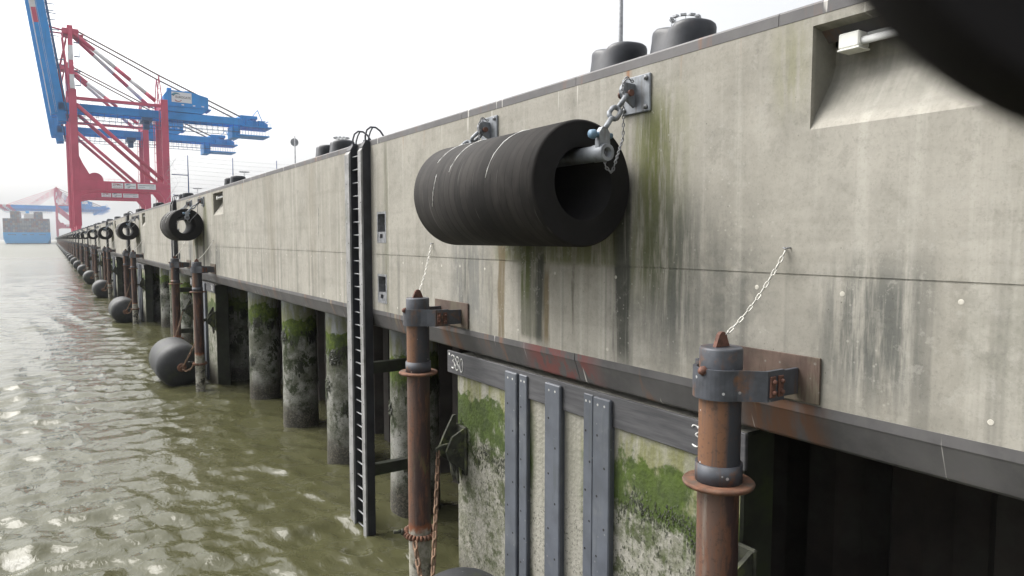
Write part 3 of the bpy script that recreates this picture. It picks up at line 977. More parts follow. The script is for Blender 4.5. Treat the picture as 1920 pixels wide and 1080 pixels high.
# --- ladder
ld = thing('quay_ladder', (XW, 15.38, 0), cat='ladder')
def rail(y0, y1):
    b = MB(); b.prism([(-.19, -.45), (-.002, -.45), (-.002, 9.02), (-.12, 9.02), (-.19, 8.9)], y0, y1, 'y')
    r_ = b.build('rail', M['ladblack'], ld)
    b = MB()
    b.prism([(-.235, -.45), (-.191, -.45), (-.191, 8.87), (-.235, 8.8)], y0 + .004, y1 - .004, 'y', 0)
    o_ = b.build('slide_strip', M['ladgrey'], r_)
    b = MB()
    z_ = .3
    i = 0
    while z_ < 8.7:
        yy_ = (y0 + y1) / 2 + (.045 if i % 2 else -.045)
        b.lathe([(0, -.2365), (.016, -.2365), (.016, -.234)], 8, (0, yy_, z_), 'x')
        z_ += .46; i += 1
    b.build('strip_bolt', M['hole'], r_)
rail(-.51, -.32); rail(.24, .52)
for i in range(30):
    b = MB(); z_ = .02 + .3 * i
    b.bbox(-.15, -.118, -.318, .238, z_, z_ + .026, .007)
    b.build('rung', M['rung'], ld)
b = MB(); b.box(-.04, -.012, -.318, .238, 4.6, 8.95); b.build('back_panel', M['ladblack'], ld)
for yy_ in (-.41, .36):
    b = MB()
    pts = [(-.08, yy_, 8.95), (-.08, yy_, 9.16), (-.04, yy_, 9.29), (.05, yy_, 9.36), (.17, yy_, 9.36), (.28, yy_, 9.29), (.36, yy_, 9.18), (.41, yy_, 9.06)]
    b.tube(pts, .021, 10)
    b.tube([(.1, yy_, 9.36), (.04, yy_, 9.25), (.0, yy_, 9.12), (-.01, yy_, 9.0)], .018, 8)
    b.box(-.11, .0, yy_ - .06, yy_ + .06, 9.021, 9.06)
    b.build('hand_hoop', M['hoop'], ld)
for z_ in (1.35, 3.75):
    b = MB(); b.box(-.001, .95, -.47, -.30, z_, z_ + .26); b.build('support_arm', M['shadedark'], ld)  # arms take the painted shade colour to sink into the dark
repeat(ld, 'quay_ladder', None, 'tall black quay ladder with grey strips, nearest the camera',
       'black quay ladder on the wall, {} along the quay', 'hazy dark ladder line far along the quay wall', 'ladders down the quay wall')

# --- guide piles
def guide(yc, first, kth, farl):
    t = thing('guide_pile', (5.35, yc, 0), cat='pile')
    b = MB()
    b.lathe([(.2, -.9), (.2, 1.2), (.2, 2.5), (.2, 4.5), (.2, 5.60)], 28)
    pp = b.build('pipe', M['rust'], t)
    b = MB()
    b.lathe([(.205, 5.605), (.205, 5.79), (.195, 5.81), (0, 5.81)], 28)
    b.build('cap', M['strap'], t)
    b = MB()
    b.prism([(-.1, 5.812), (.1, 5.812), (.05, 5.93), (.02, 5.955), (-.02, 5.955), (-.05, 5.93)], -.02, .02, 'y')
    b.build('lifting_eye', M['rustbolt'], t)
    b = MB()
    b.lathe([(.201, 4.50), (.225, 4.50), (.225, 4.68), (.201, 4.68)], 28, closed=True)
    b.build('collar', M['strap'], t)
    b = MB()
    b.lathe([(.226, 4.455), (.335, 4.455), (.345, 4.475), (.345, 4.485), (.335, 4.498), (.226, 4.498)], 28, closed=True)
    b.build('flange', M['rustring'], t)
    # strap and arms to the wall
    def arm_outline(r_, x1):
        w_ = r_ + .175
        pts = [(x1, -w_), (.13, -w_), (.02, -r_ - .06)]
        for i in range(17):
            a = R(255 - 150 * i / 16)
            pts.append((r_ * math.cos(a), r_ * math.sin(a)))
        pts += [(.02, r_ + .06), (.13, w_), (x1, w_)]
        return pts
    b = MB()
    o1, o2 = arm_outline(.262, .38), arm_outline(.226, .38)
    n = len(o1)
    vs = [(p[0], p[1], z_) for z_ in (5.33, 5.62) for p in o1 + o2]
    fs = []
    for i in range(n - 1):
        fs += [(i, i + 1, 2 * n + i + 1, 2 * n + i), (n + i, n + i + 1, 3 * n + i + 1, 3 * n + i), (i, i + 1, n + i + 1, n + i), (2 * n + i, 2 * n + i + 1, 3 * n + i + 1, 3 * n + i)]
    fs += [(0, n, 3 * n, 2 * n), (n - 1, 2 * n - 1, 4 * n - 1, 3 * n - 1)]
    b.add(vs, fs)
    sp = b.build('strap', M['strap'], t)
    b = MB()
    for xx in (.19, .31):
        b.bbox(xx - .035, xx + .035, -.458, -.438, 5.37, 5.57, .004)
        for z_ in (5.42, 5.52):
            b.lathe([(0, -.49), (.02, -.486), (.024, -.458), (0, -.458)], 6, (xx, 0, z_), 'y')
    b.build('strap_bolt', M['rustbolt'], sp)
    for s_ in (-1, 1):
        y0_ = -.400 if s_ < 0 else .366
        b = MB(); b.bbox(.24, .655, y0_, y0_ + .034, 5.345, 5.60, .005)
        b.build('arm', M['strap'], t)
    b = MB(); b.bbox(.657, .682, -.62, .62, 5.27, 5.72, .004)
    b.build('wall_plate', M['rustplate'], t)
    b = MB(); b.lathe([(0, -.30), (.03, -.295), (.045, -.27), (.05, -.24), (0, -.23)], 7, (0, .0, 5.6), 'x')
    b.build('clamp_lug', M['rustbolt'], t)
    repeat(t, 'guide_pile', None, first, kth, farl, 'rusty guide piles for the floating fenders')
guide(4.42, 'thick rusty guide pile at the right, closest to the camera',
      'rusty guide pile at the near end of the {} floating fender along the quay', 'thin hazy guide pile far along the quay')
guide(11.1, 'rusty guide pile just right of the nearest ladder',
      'rusty guide pile at the far end of the {} floating fender along the quay', 'thin hazy guide pile far along the quay')
# small pale chains tethering the pile caps to the wall
for yc, yw, l1, l2 in ((4.42, 4.2, 'thin pale chain from the closest guide pile up to the wall', 'near'), (11.1, 11.86, 'thin pale chain from the guide pile beside the nearest ladder up to the wall', 'far')):
    t = thing('tether_chain', (XW, yw, 6.74), cat='chain')
    b = MB()
    b.chain(sag((-.03, 0, 0), (5.37 - XW, yc - yw, 5.90 - 6.74), .09, 14), .085, .04, .0065)
    b.build('chain_links', M['pale'], t)
    b = MB(); b.tube([(-.001, -.03, .02), (-.04, -.025, .02), (-.05, 0, .01), (-.04, .025, .02), (-.001, .03, .02)], .008, 6)
    b.build('eye_bolt', M['galvd'], t)
    repeat(t, 'tether_chain', None, l1, 'thin pale chain above the %s guide pile of the {} floating fender' % l2, 'hardly visible thin chain above a distant guide pile', 'tether chains of the guide piles', nb=5)

# --- concrete fender block with rubbing strips
bl = thing('fender_block', (6.15, 8.05, 0), cat='concrete block')
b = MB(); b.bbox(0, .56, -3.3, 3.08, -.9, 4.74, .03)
blk = b.build('concrete_slab', [M['block'], M['shadedark']], bl)
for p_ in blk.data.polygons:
    if p_.normal.y < -.5: p_.material_index = 1  # near end face: under-deck shade painted as a darker material
b = MB(); b.bbox(-.05, -.001, -3.36, 3.36, 4.36, 4.77, .008)
hd = b.build('header_board', M['header'], bl)
b = MB()
for q in range(1300):
    y_ = random.choice((random.uniform(-3.2, -1.3), random.uniform(.98, 3.0)))
    zt = 3.25 + .22 * math.sin(y_ * 2.3) + .1 * math.sin(y_ * 7) + random.gauss(0, .10)
    if random.random() < .25: zt -= random.uniform(.2, 1.2)
    ln, wd_, t1 = random.uniform(.02, .07), random.uniform(.003, .008), random.uniform(.005, .015)
    b.add([(-.001, y_ - wd_, zt), (-.001, y_ + wd_, zt), (-t1, y_ + wd_, zt - ln * .6), (-t1, y_ - wd_, zt - ln * .6), (-t1 * .5, y_ + random.uniform(-.03, .03), zt - ln)], [(0, 1, 2, 3), (3, 2, 4)])
b.build('seaweed', M['weed'], bl).__setitem__('kind', 'stuff')
ST = [(9.34 - 8.05, 9.0 - 8.05, -.115), (8.97 - 8.05, 8.75 - 8.05, -.085), (8.24 - 8.05, 7.87 - 8.05, -.115), (7.37 - 8.05, 7.165 - 8.05, -.085), (7.13 - 8.05, 6.79 - 8.05, -.115)]
for a, c_, xf in ST:
    b = MB(); b.bbox(xf, -.0515, c_, a, -.9, 4.72, .015)
    if xf < -.1: b.box(-.051, -.003, c_ + .02, a - .02, -.9, 4.35)
    else: b.box(-.051, -.003, c_ + .02, a - .02, -.9, 4.35)
    s_ = b.build('rubbing_strip', M['uhmw'], bl)
    b = MB(); wdt = a - c_
    z_, i = 4.62, 0
    b.lathe([(0, -.003), (.011, -.003), (.018, -.001)], 8, (xf, (a + c_) / 2 - wdt * .2, z_), 'x')
    b.lathe([(0, -.003), (.011, -.003), (.018, -.001)], 8, (xf, (a + c_) / 2 + wdt * .2, z_), 'x')
    b.build('top_bolt', M['boltpale'], s_)
    b = MB()
    while z_ > .1:
        z_ -= .42; i += 1
        b.lathe([(0, -.002), (.017, -.002), (.019, .0)], 8, (xf, (a + c_) / 2 + (wdt * .22 if i % 2 else -wdt * .22), z_), 'x')
    b.build('bolt_hole', M['hole'], s_)
def digits(y_start, parent):
    """hand painted 380, reading towards -y as seen from the water"""
    h = .25
    three = [(.0, .9), (.12, 1.0), (.34, .95), (.40, .78), (.22, .58), (.40, .45), (.46, .22), (.28, .02), (.02, .08)]
    eight = [(.42, .95), (.18, 1.0), (.06, .82), (.2, .6), (.42, .35), (.38, .1), (.18, .0), (.04, .15), (.1, .4), (.34, .62), (.46, .8), (.4, .96)]
    zero = [(.22, 1.0), (.06, .78), (.03, .35), (.14, .03), (.3, .05), (.42, .35), (.40, .75), (.26, .99)]
    b = MB()
    for k, (st_, off) in enumerate(((three, 0), (eight, .15), (zero, .31))):
        pts = [(-.054, y_start - (off + p[0] * .27), 4.455 + p[1] * h - .012 * k) for p in st_]
        sm = []
        for i in range(len(pts) - 1):
            p0 = Vector(pts[max(0, i - 1)]); p1 = Vector(pts[i]); p2 = Vector(pts[i + 1]); p3 = Vector(pts[min(len(pts) - 1, i + 2)])
            for j in range(4):
                t_ = j / 4
                sm.append(.5 * ((2 * p1) + (p2 - p0) * t_ + (2 * p0 - 5 * p1 + 4 * p2 - p3) * t_ * t_ + (3 * p1 - p0 - 3 * p2 + p3) * t_ ** 3))
        sm.append(Vector(pts[-1]))
        b.tube(sm, [.0085 + .004 * math.sin(i * .9) for i in range(len(sm))], 5)
    return b.build('painted_number', M['chalk'], parent)
digits(11.24 - 8.05, hd)
digits(5.43 - 8.05, hd)
b = MB(); b.box(-.053, -.049, 3.26, 3.30, 4.69, 4.73); b.build('paint_mark', M['chalk'], hd)
repeat(bl, 'fender_block', None, 'mossy concrete fender block with blue grey rubbing strips and 380 painted on its dark header',
       'mossy concrete fender block behind the {} floating fender along the quay', 'hazy concrete fender block far along the quay', 'concrete fender blocks')

# --- mossy chain brackets on the block corners
for yc, s_, nm in ((10.92, 1, 'far'), (4.72, -1, 'near')):
    t = thing('chain_bracket', (6.14, yc, 3.0 if s_ > 0 else 3.1), cat='bracket')
    b = MB()
    b.bbox(-.06, -.001, -.20, .20, -.45, .45, .02)
    b.build('back_plate', M['moss'], t)
    b = MB()
    b.prism([(-.06, -.35), (-.38, -.10), (-.42, .05), (-.30, .30), (-.12, .62), (-.06, .62)], .12, .17, 'y')
    b.prism([(-.06, -.35), (-.38, -.10), (-.42, .05), (-.30, .30), (-.06, .42)], -.17, -.12, 'y')
    b.build('side_cheek', M['moss'], t)
    b = MB()
    b.prism([(-.07, -.05), (-.48, .0), (-.55, .04), (-.55, .10), (-.45, .14), (-.07, .16)], -.03, .03, 'y')
    b.cyl((-.25, -.2, .05), (-.25, .2, .05), .05, 10)
    b.build('chain_arm', M['moss'], t)
    b = MB()
    for i in range(16):
        a = random.uniform(-.17, .17); z_ = random.uniform(-.5, -.2)
        b.tube([(-.1 + random.uniform(-.2, .05), a, z_ + .25), (-.12, a + .02, z_), (-.11, a - .02, z_ - .15)], [.03, .025, .004], 5)
    b.build('hanging_weed', M['moss'], t)
    repeat(t, 'chain_bracket', None, 'mossy dark chain bracket on the %s end of the block painted 380' % nm,
           'mossy dark bracket on the %s end of the {} concrete fender block' % nm, 'tiny dark bracket on a distant fender block', 'chain brackets on the fender blocks', nb=10)

# --- floating fenders, their rings and chains
ff = thing('floating_fender', (4.74, 7.35, .96), cat='fender')
b = MB()
RF, HL = 1.02, 1.88
prof = []
for i in range(9):
    a = R(90 * i / 8)
    prof.append((.35 + (RF - .35) * math.sin(a) if i else .02, -HL + .56 * (1 - math.cos(a)) - .08 * (i == 0)))
prof += [(RF + .005, -.8), (RF + .012, 0), (RF + .005, .8)]
prof += [(p[0], -p[1]) for p in prof[8::-1]]
b.lathe(prof, 48, axis='y')
skin = b.build('skin', M['buoy'], ff)
for s_ in (-1, 1):
    b = MB()
    b.lathe([(.0, s_ * (HL - .02)), (.2, s_ * (HL - .02)), (.2, s_ * (HL + .10)), (.16, s_ * (HL + .13)), (0, s_ * (HL + .13))], 20, (0, 0, 0), 'y')
    b.build('end_fitting', M['rustring'], ff)
    b = MB()
    pts = [(.1 * math.cos(R(30 * i)), s_ * (HL + .22), .1 * math.sin(R(30 * i)) - .02) for i in range(12)]
    b.tube(pts, .025, 6, closed=True)
    b.build('end_ring', M['rustring'], ff)
b = MB()
b.add([(-.62, -HL + .27, .1), (-.40, -HL + .105, .02), (-.41, -HL + .105, -.05), (-.63, -HL + .28, .03)], [(0, 1, 2, 3)])
b.build('scuff_mark', M['chalk'], skin)
repeat(ff, 'floating_fender', None, 'dark floating fender cut off by the bottom edge below the block painted 380',
       'fat dark floating fender at the water, {} along the quay', 'tiny hazy floating fender far along the quay', 'floating fenders between guide piles')
for yc, s_, nm, zr in ((11.1, 1, 'far', 1.55), (4.42, -1, 'near', 1.25)):
    t = thing('roller_ring', (5.35, yc, zr), cat='ring')
    b = MB()
    nb_ = 26
    for i in range(nb_):
        a = 2 * math.pi * i / nb_
        p = Vector((.262 * math.cos(a), .262 * math.sin(a), .02 * math.sin(a)))
        tg = Vector((-math.sin(a), math.cos(a), 0)) * .024
        b.tube([p - tg, p - tg * .6, p + tg * .6, p + tg], [.036, .055, .055, .036], 10)
    b.build('roller', M['rustring'], t).__setitem__('kind', 'stuff')
    b = MB(); b.cyl((-.33, .08, .06), (-.46, .12, .07), .035, 8); b.cyl((-.30, .07, .05), (-.33, .08, .06), .06, 8)
    b.build('pin', M['moss'], t)
    repeat(t, 'roller_ring', None, 'rusty ring of rollers round the %s guide pile of the block painted 380' % nm,
           'rusty ring round the %s guide pile of the {} floating fender' % nm, 'tiny ring round a distant guide pile', 'roller rings on the guide piles', nb=8)
    endp = Vector((4.74, 7.35 + s_ * (HL + .24), .9))
    o0 = Vector((5.35 - .2, yc - s_ * .2, zr - .04))
    t = thing('ring_chain', o0, cat='chain')
    b = MB(); b.chain(sag((0, 0, 0), endp - o0, .18, 8), .2, .115, .023, seg=7)
    b.build('chain_links', M['rustchain'], t)
    repeat(t, 'ring_chain', None, 'rusty chain from the %s roller ring to the fender cut off below' % nm,
           'rusty chain from the %s ring to the {} floating fender' % nm, 'tiny chain on a distant floating fender', 'chains of the roller rings', nb=6)
    o0 = Vector((6.14 - .5, (10.92 if s_ > 0 else 4.72), 3.05 if s_ > 0 else 3.15))
    t = thing('hauling_chain', o0, cat='chain')
    b = MB(); b.chain(sag((0, 0, 0), endp + Vector((0, 0, .1)) - o0, .12, 10), .18, .10, .02, seg=7)
    b.build('chain_links', M['rustchain'], t)
    repeat(t, 'hauling_chain', None, 'rusty chain hanging from the %s mossy bracket of the block painted 380' % nm,
           'rusty chain from the %s mossy bracket to the {} floating fender' % nm, 'tiny chain from a bracket on a distant block', 'chains of the mossy brackets', nb=6)

# --- round piles under the deck
PY = [15.75, 20.6, 25.5, 30.7, 35.6, 40.5]
PN = ['first', 'second', 'third', 'fourth', 'fifth', 'sixth']
pm = None
for k in range(0, 24):
    for i, yy_ in enumerate(PY):
        if pm is None:
            b = MB()
            prof = [(.62, -.9)]
            b.lathe([(.64, -.9), (.635, .3), (.62, .9), (.615, 2.0), (.61, 3.4), (.61, 4.829)], 40)
            for zc_, ncl, dz_ in ((3.35, 9, .16), (2.35, 6, .35), (1.5, 5, .4)):
                for q in range(ncl):
                    a0 = random.random() * 6.28
                    z0 = zc_ + random.uniform(-dz_, dz_)
                    for q2 in range(34):
                        a = a0 + random.gauss(0, .14); zt = z0 + random.gauss(0, .10)
                        ln = random.uniform(.06, .24); wd_ = random.uniform(.010, .03); rr = .615
                        t1 = random.uniform(.015, .05)
                        def pt(a_, r_, z_): return (r_ * math.cos(a_), r_ * math.sin(a_), z_)
                        b.add([pt(a - wd_ / rr, rr, zt), pt(a + wd_ / rr, rr, zt), pt(a + wd_ / rr + random.uniform(-.04, .04), rr + t1, zt - ln * .6), pt(a - wd_ / rr, rr + t1, zt - ln * .6), pt(a + random.uniform(-.05, .05), rr + t1 * .6, zt - ln)],
                              [(0, 1, 2, 3), (3, 2, 4)], 1)
            o = b.build('round_pile', [M['pile'], M['weed']])
            pm = o.data
        else:
            o = bpy.data.objects.new('round_pile', pm); col.objects.link(o)
        o.location = (7.48, yy_ + k * S, 0)
        o.rotation_euler = (0, 0, random.random() * 6.28)
        if k == 0:
            lb = 'round algae banded pile under the quay, %s from the nearest ladder' % PN[i]
        elif k == 1:
            lb = 'round algae banded pile, %s beyond the second ladder along the quay' % PN[i]
        elif k == 2:
            lb = 'small round pile, %s beyond the third ladder along the quay' % PN[i]
        else:
            lb = 'tiny round pile lost in the dark row far under the quay'
        tag(o, lb, 'pile', 'round piles under the quay')

# --- bollards
def bollard_mesh():
    b = MB()
    # sections: z, centre x, centre y, half x, half y, lobe (two rounded horns along y)
    secs = [(0, 0, 0, .38, .50, 0), (.03, 0, 0, .37, .49, 0), (.06, 0, 0, .33, .47, 0), (.2, .01, .005, .315, .46, .0), (.36, .02, .0, .31, .455, .03),
            (.46, .045, -.015, .325, .465, .08), (.54, .07, -.03, .35, .475, .13), (.61, .075, -.03, .355, .47, .16), (.65, .073, -.03, .345, .46, .165), (.678, .07, -.03, .315, .43, .16), (.69, .066, -.03, .25, .35, .12), (.694, .06, -.03, .02, .03, 0)]
    n = 40
    vs = []
    for (z_, cx, cy, hx, hy, lb) in secs:
        for k in range(n):
            a = 2 * math.pi * k / n
            ca, sa = math.cos(a), math.sin(a)
            e = .82
            x_ = hx * math.copysign(abs(ca) ** e, ca)
            y_ = hy * math.copysign(abs(sa) ** e, sa)
            q = 1 - lb * math.exp(-(y_ / (.30 * hy)) ** 2) * (1 if z_ < .84 else 1)
            dz = -.055 * lb / .17 * math.exp(-((y_ + .06) / .15) ** 2) if z_ > .6 else 0
            vs.append((cx + x_ * q, cy + y_, z_ + dz))
    m_ = len(secs)
    fs = [(i * n + k, i * n + (k + 1) % n, (i + 1) * n + (k + 1) % n, (i + 1) * n + k) for i in range(m_ - 1) for k in range(n)]
    b.add(vs, fs, 0, True)
    b.lathe([(.5, 0), (.5, .02), (.3, .02)], 24)
    return b
CY = [7.5, 20.9, 34.8, 49.0, 62.9, 76.8]
while CY[-1] < 700: CY.append(CY[-1] + 14)
bmesh_ = None
for k, cy in enumerate(CY):
    for j, dy in enumerate((.64, -.66)):
        if bmesh_ is None:
            o = bollard_mesh().build('mooring_bollard', M['boll']); bmesh_ = o.data
        else:
            o = bpy.data.objects.new('mooring_bollard', bmesh_); col.objects.link(o)
        o.location = (7.25, cy + dy, 9.052)
        o.rotation_euler = (0, 0, R(-8))
        nf = ('farther', 'nearer')[j]
        if k == 0: lb = 'dark kidney shaped bollard, %s one of the closest pair on the quay edge' % nf
        elif k < 6: lb = 'dark bollard, %s one of the %s pair along the quay edge' % (nf, ORD[k])
        else: lb = 'tiny dark bollard bump far along the top of the quay wall'
        tag(o, lb, 'bollard', 'bollards along the quay edge')

# ------------------------------------------------------------------ things on the deck
# round sign seen from behind
t = thing('round_sign', (12.0, 41.0, 9.05), 'round grey sign on a thin post above the wall, seen from behind', 'sign')
b = MB(); b.cyl((0, 0, 0), (0, 0, 3.75), .035, 10); b.build('post', M['grey'], t)
b = MB()
a_ = Vector((-.28, -.96, 0))
b.lathe([(0, -.012), (.23, -.012), (.235, 0), (.23, .012), (0, .012)], 28, (0, .06, 3.4), 'y')
b.build('sign_disc', M['grey'], t)

# floodlight masts
def mast(x, y, ztop, lab, ring=False, rad=2.0, r0=.28, pole_mat='grey'):
    t = thing('floodlight_mast', (x, y, 9.05), lab, 'light mast', 'floodlight masts on the terminal')
    H_ = ztop - 9.05
    b = MB(); b.tube([(0, 0, 0), (0, 0, H_)], [r0, r0 * .5], 14); b.build('mast_pole', M[pole_mat], t)
    b = MB()
    n = 12
    ringp = [(rad * math.cos(2 * math.pi * i / 24), rad * math.sin(2 * math.pi * i / 24), H_ - .3) for i in range(24)]
    b.tube(ringp, .06, 6, closed=True)
    if ring:
        b.tube([(p[0], p[1], p[2] + .6) for p in ringp], .03, 5, closed=True)
        b.tube([(p[0], p[1], p[2] + 1.1) for p in ringp], .03, 5, closed=True)
        for i in range(0, 24, 3):
            p = ringp[i]; b.cyl(p, (p[0], p[1], p[2] + 1.1), .035, 5)
    for i in range(4):
        a = math.pi / 2 * i
        b.cyl((0, 0, H_ - .35), (rad * math.cos(a), rad * math.sin(a), H_ - .3), .05, 6)
    b.build('head_frame', M['grey'], t)
    for i in range(n if not ring else 10):
        a = 2 * math.pi * i / (n if not ring else 10)
        c_, s_ = math.cos(a), math.sin(a)
        b = MB()
        p = Vector((rad * 1.0 * c_, rad * 1.0 * s_, H_ + (-.1 if not ring else .95)))
        b.beam(p - Vector((-s_, c_, 0)) * .33, p + Vector((-s_, c_, 0)) * .33, .5, .22)
        b.build('floodlight', M['grey'], t)
    return t
mast(73.6, 330, 37, 'slim floodlight mast with flat lamp ring beside the third bollard pair')
mast(65.3, 400, 33.5, 'small distant floodlight mast behind the fourth bollard pair')
mast(72.2, 200, 36.5, 'floodlight mast head just left of the nearest ladder hoops', rad=2.1)
mast(64.8, 60, 32.4, 'floodlight mast ring peeking over the closest bollard', True, 1.6)
mast(36.3, 40, 36.0, 'tall grey mast rising out of the picture behind the closest bollards', r0=.22)

# tall wire fence
t = thing('wire_fence', (16, 120, 9.05), 'tall faint wire fence on blue grey posts standing behind the wall', 'fence')
for i, xx in enumerate((2.3, 9.0, 16.0, 23.0)):
    b = MB(); b.tube([(xx, 0, 0), (xx, 0, 10.85)], [.11, .07], 8); b.build('post', M['poleblue'], t)
b = MB()
b.tube([(2.3, 0, 7.75), (-.1, -.4, 7.75)], .07, 6); b.tube([(2.3, 0, 4.5), (-.0, -.4, 4.6)], .07, 6)
b.build('side_arm', M['poleblue'], t)
b = MB()
for i in range(11):
    z_ = 10.6 - i * .68
    pts = []
    for j in range(7):
        a = R(90 + 30 * j)
        pts.append((1.0 + 2.1 * math.cos(a) * (.5 + .06 * i), -.25 + .4 * math.sin(a), z_ + .22 * math.sin(a * 2)))
    b.tube(sag((2.3, 0, z_), (30, .5, z_ - .1), .25, 12), .014, 4)
    b.tube([(2.3, 0, z_), (1.1, -.2, z_ + .12), (.1, -.4, z_ - .05), (-.9 + .09 * abs(i - 5), -.5, z_ - .35)], .014, 4)
for j in range(4):
    pts = [(-.6 + .4 * j + .55 * math.sin(i * 1.1 + j), -.4, 10.4 - .72 * i) for i in range(11)]
    b.tube(pts, .012, 4)
o = b.build('wire', M['wire'], t)

# ------------------------------------------------------------------ ship to shore cranes
def crane(name, boom_up=True):
    t = thing(name, (0, 0, 9.05), cat='container crane')
    D = 9.05
    def Zq(z_): return z_ - D
    YL = 10.0
    for xx in (9.15, 42.0):
        for s_ in (-1, 1):
            b = MB()
            top = 66.3 if xx < 20 else 65.6
            wd_ = 1.3
            b.bbox(xx - wd_, xx + wd_, s_ * YL - .9, s_ * YL + .9, 3.0, Zq(top), .08)
            if xx < 20:
                b.prism([(xx + wd_, Zq(40)), (xx + wd_, Zq(25)), (xx + 8.2, Zq(27)), (xx + 8.2, Zq(30)), (xx + wd_ + 4.3, Zq(31)), (xx + wd_ + 1.2, Zq(37))], s_ * YL - .85, s_ * YL + .85, 'y')
            lg = b.build('leg', M['red'], t)
            b = MB()
            for q in (-1, 1):
                b.bbox(xx - .7, xx + .7, s_ * YL + q * 2.6 - 1.9, s_ * YL + q * 2.6 + 1.9, 1.0, 2.2, .08)
                for w_ in (-1.2, 1.2):
                    b.lathe([(0, -.3), (.45, -.3), (.5, -.2), (.5, .2), (.45, .3), (0, .3)], 14, (xx, s_ * YL + q * 2.6 + w_, .5), 'x')
            b.bbox(xx - .8, xx + .8, s_ * YL - 3.2, s_ * YL + 3.2, 2.2, 3.0, .08)
            b.build('bogie', M['red'], lg)
            b = MB()                                  # access stair tower on the landward legs
            if xx > 20:
                for i in range(12):
                    z_ = 8 + i * 4
                    b.box(xx - 2.0, xx - 1.16, s_ * YL - .6, s_ * YL + .6, z_, z_ + .12)
                b.cyl((xx - 2.0, s_ * YL - .6, 4), (xx - 2.0, s_ * YL - .6, 56), .06, 5)
                b.cyl((xx - 2.0, s_ * YL + .6, 4), (xx - 2.0, s_ * YL + .6, 56), .06, 5)
                b.build('stair', M['red'], lg)
    for s_ in (-1, 1):
        b = MB(); b.bbox(9.15, 42, s_ * YL - 1.0, s_ * YL + 1.0, Zq(26.7), Zq(30.3), .1)
        for q in range(14):
            xx = 12 + q * 2.1
            b.cyl((xx, s_ * YL - .95, Zq(30.2)), (xx, s_ * YL - .95, Zq(31.2)), .04, 4)
        b.cyl((12, s_ * YL - .95, Zq(31.2)), (39.4, s_ * YL - .95, Zq(31.2)), .04, 4)
        b.prism([(42 - 1.28, Zq(26.8)), (42 - 1.28, Zq(23.8)), (42 - 3.4, Zq(26.8))], s_ * YL - .9, s_ * YL + .9, 'y')
        b.build('portal_beam', M['red'], t)
        b = MB(); b.tube([(10.2, s_ * YL, Zq(60.5)), (40.6, s_ * YL, Zq(31.5))], .78, 10); b.build('diagonal_brace', M['red'], t)
        b = MB(); b.bbox(10.3, 41, s_ * YL - .55, s_ * YL + .55, Zq(62.3), Zq(63.5), .05); b.build('tie_beam', M['red'], t)
    for xx in (9.15, 42.0):
        b = MB(); b.bbox(xx - .8, xx + .8, -YL + .95, YL - .95, 3.2, 5.2, .08)
        b.bbox(xx - .8, xx + .8, -YL + .95, YL - .95, Zq(62.5), Zq(65.3), .08)
        b.build('sill_beam', M['red'], t)
    for s_ in (-1, 1):
        b = MB(); yy_ = s_ * 4.0
        b.bbox(4.2, 78, yy_ - .9, yy_ + .9, Zq(58.5), Zq(61.7), .08)
        b.prism([(78, Zq(58.7)), (86, Zq(58.7)), (86, Zq(60.1)), (78, Zq(61.5))], yy_ - .8, yy_ + .8, 'y')
        gd = b.build('main_girder', M['blue'], t)
        b = MB()
        yo = s_ * 5.6
        b.box(10.4, 74, yo - .5, yo + .5, Zq(55.3), Zq(55.45))
        for q in range(28):
            xx = 11 + q * 2.3
            b.cyl((xx, yo, Zq(55.45)), (xx, s_ * 4.85, Zq(58.5)), .085, 4)
        b.cyl((10.4, yo - .5, Zq(56.5)), (74, yo - .5, Zq(56.5)), .07, 4)
        for q in range(22):
            xx = 47 + q * 1.4
            b.cyl((xx, s_ * 4.8, Zq(61.7)), (xx, s_ * 4.8, Zq(62.9)), .04, 4)
        b.cyl((47, s_ * 4.8, Zq(62.9)), (77, s_ * 4.8, Zq(62.9)), .05, 4)
        for q in range(15):
            xx = 12 + q * 2
            b.cyl((xx, s_ * 4.8, Zq(61.7)), (xx, s_ * 4.8, Zq(63.0)), .05, 4)
        b.cyl((12, s_ * 4.8, Zq(63.0)), (40, s_ * 4.8, Zq(63.0)), .06, 4)
        b.build('walkway', M['dkblue'], gd)
    # rear platforms
    b = MB()
    b.bbox(74, 87.5, -6.5, 6.5, Zq(57.9), Zq(58.45), .05)
    b.bbox(72.0, 86.5, -6, 6, Zq(53.9), Zq(54.4), .05)
    b.bbox(70.2, 73.5, -5, 5, Zq(52.8), Zq(58.0), .05)
    b.bbox(74, 81.5, -4.8, 4.8, Zq(61.75), Zq(63.2), .1)
    for yy_ in (-6.3, 6.3):
        for q in range(11):
            xx = 74.4 + q * 1.25
            b.cyl((xx, yy_, Zq(58.4)), (xx, yy_, Zq(59.8)), .06, 4); b.cyl((xx - 1, yy_ * .93, Zq(54.4)), (xx - 1, yy_ * .93, Zq(57.9)), .06, 4)
        b.cyl((74.4, yy_, Zq(59.8)), (87.2, yy_, Zq(59.8)), .06, 4)
    b.bbox(81.7, 84.6, -5.5, 5.5, Zq(58.5), Zq(61.2), .1); b.bbox(76, 79, -6, -4.9, Zq(58.5), Zq(60.5), .1)
    for q in range(9):
        b.box(74.5 + q * 1.4, 75.0 + q * 1.4, -6.2, 6.2, Zq(60.9), Zq(61.1))
    b.beam((79.5, -3, Zq(63)), (82, -3, Zq(66.3)), .3, .3); b.beam((84.5, -3, Zq(60)), (82, -3, Zq(66.3)), .3, .3)
    b.build('rear_platform', M['blue'], t)
    # machinery house
    b = MB()
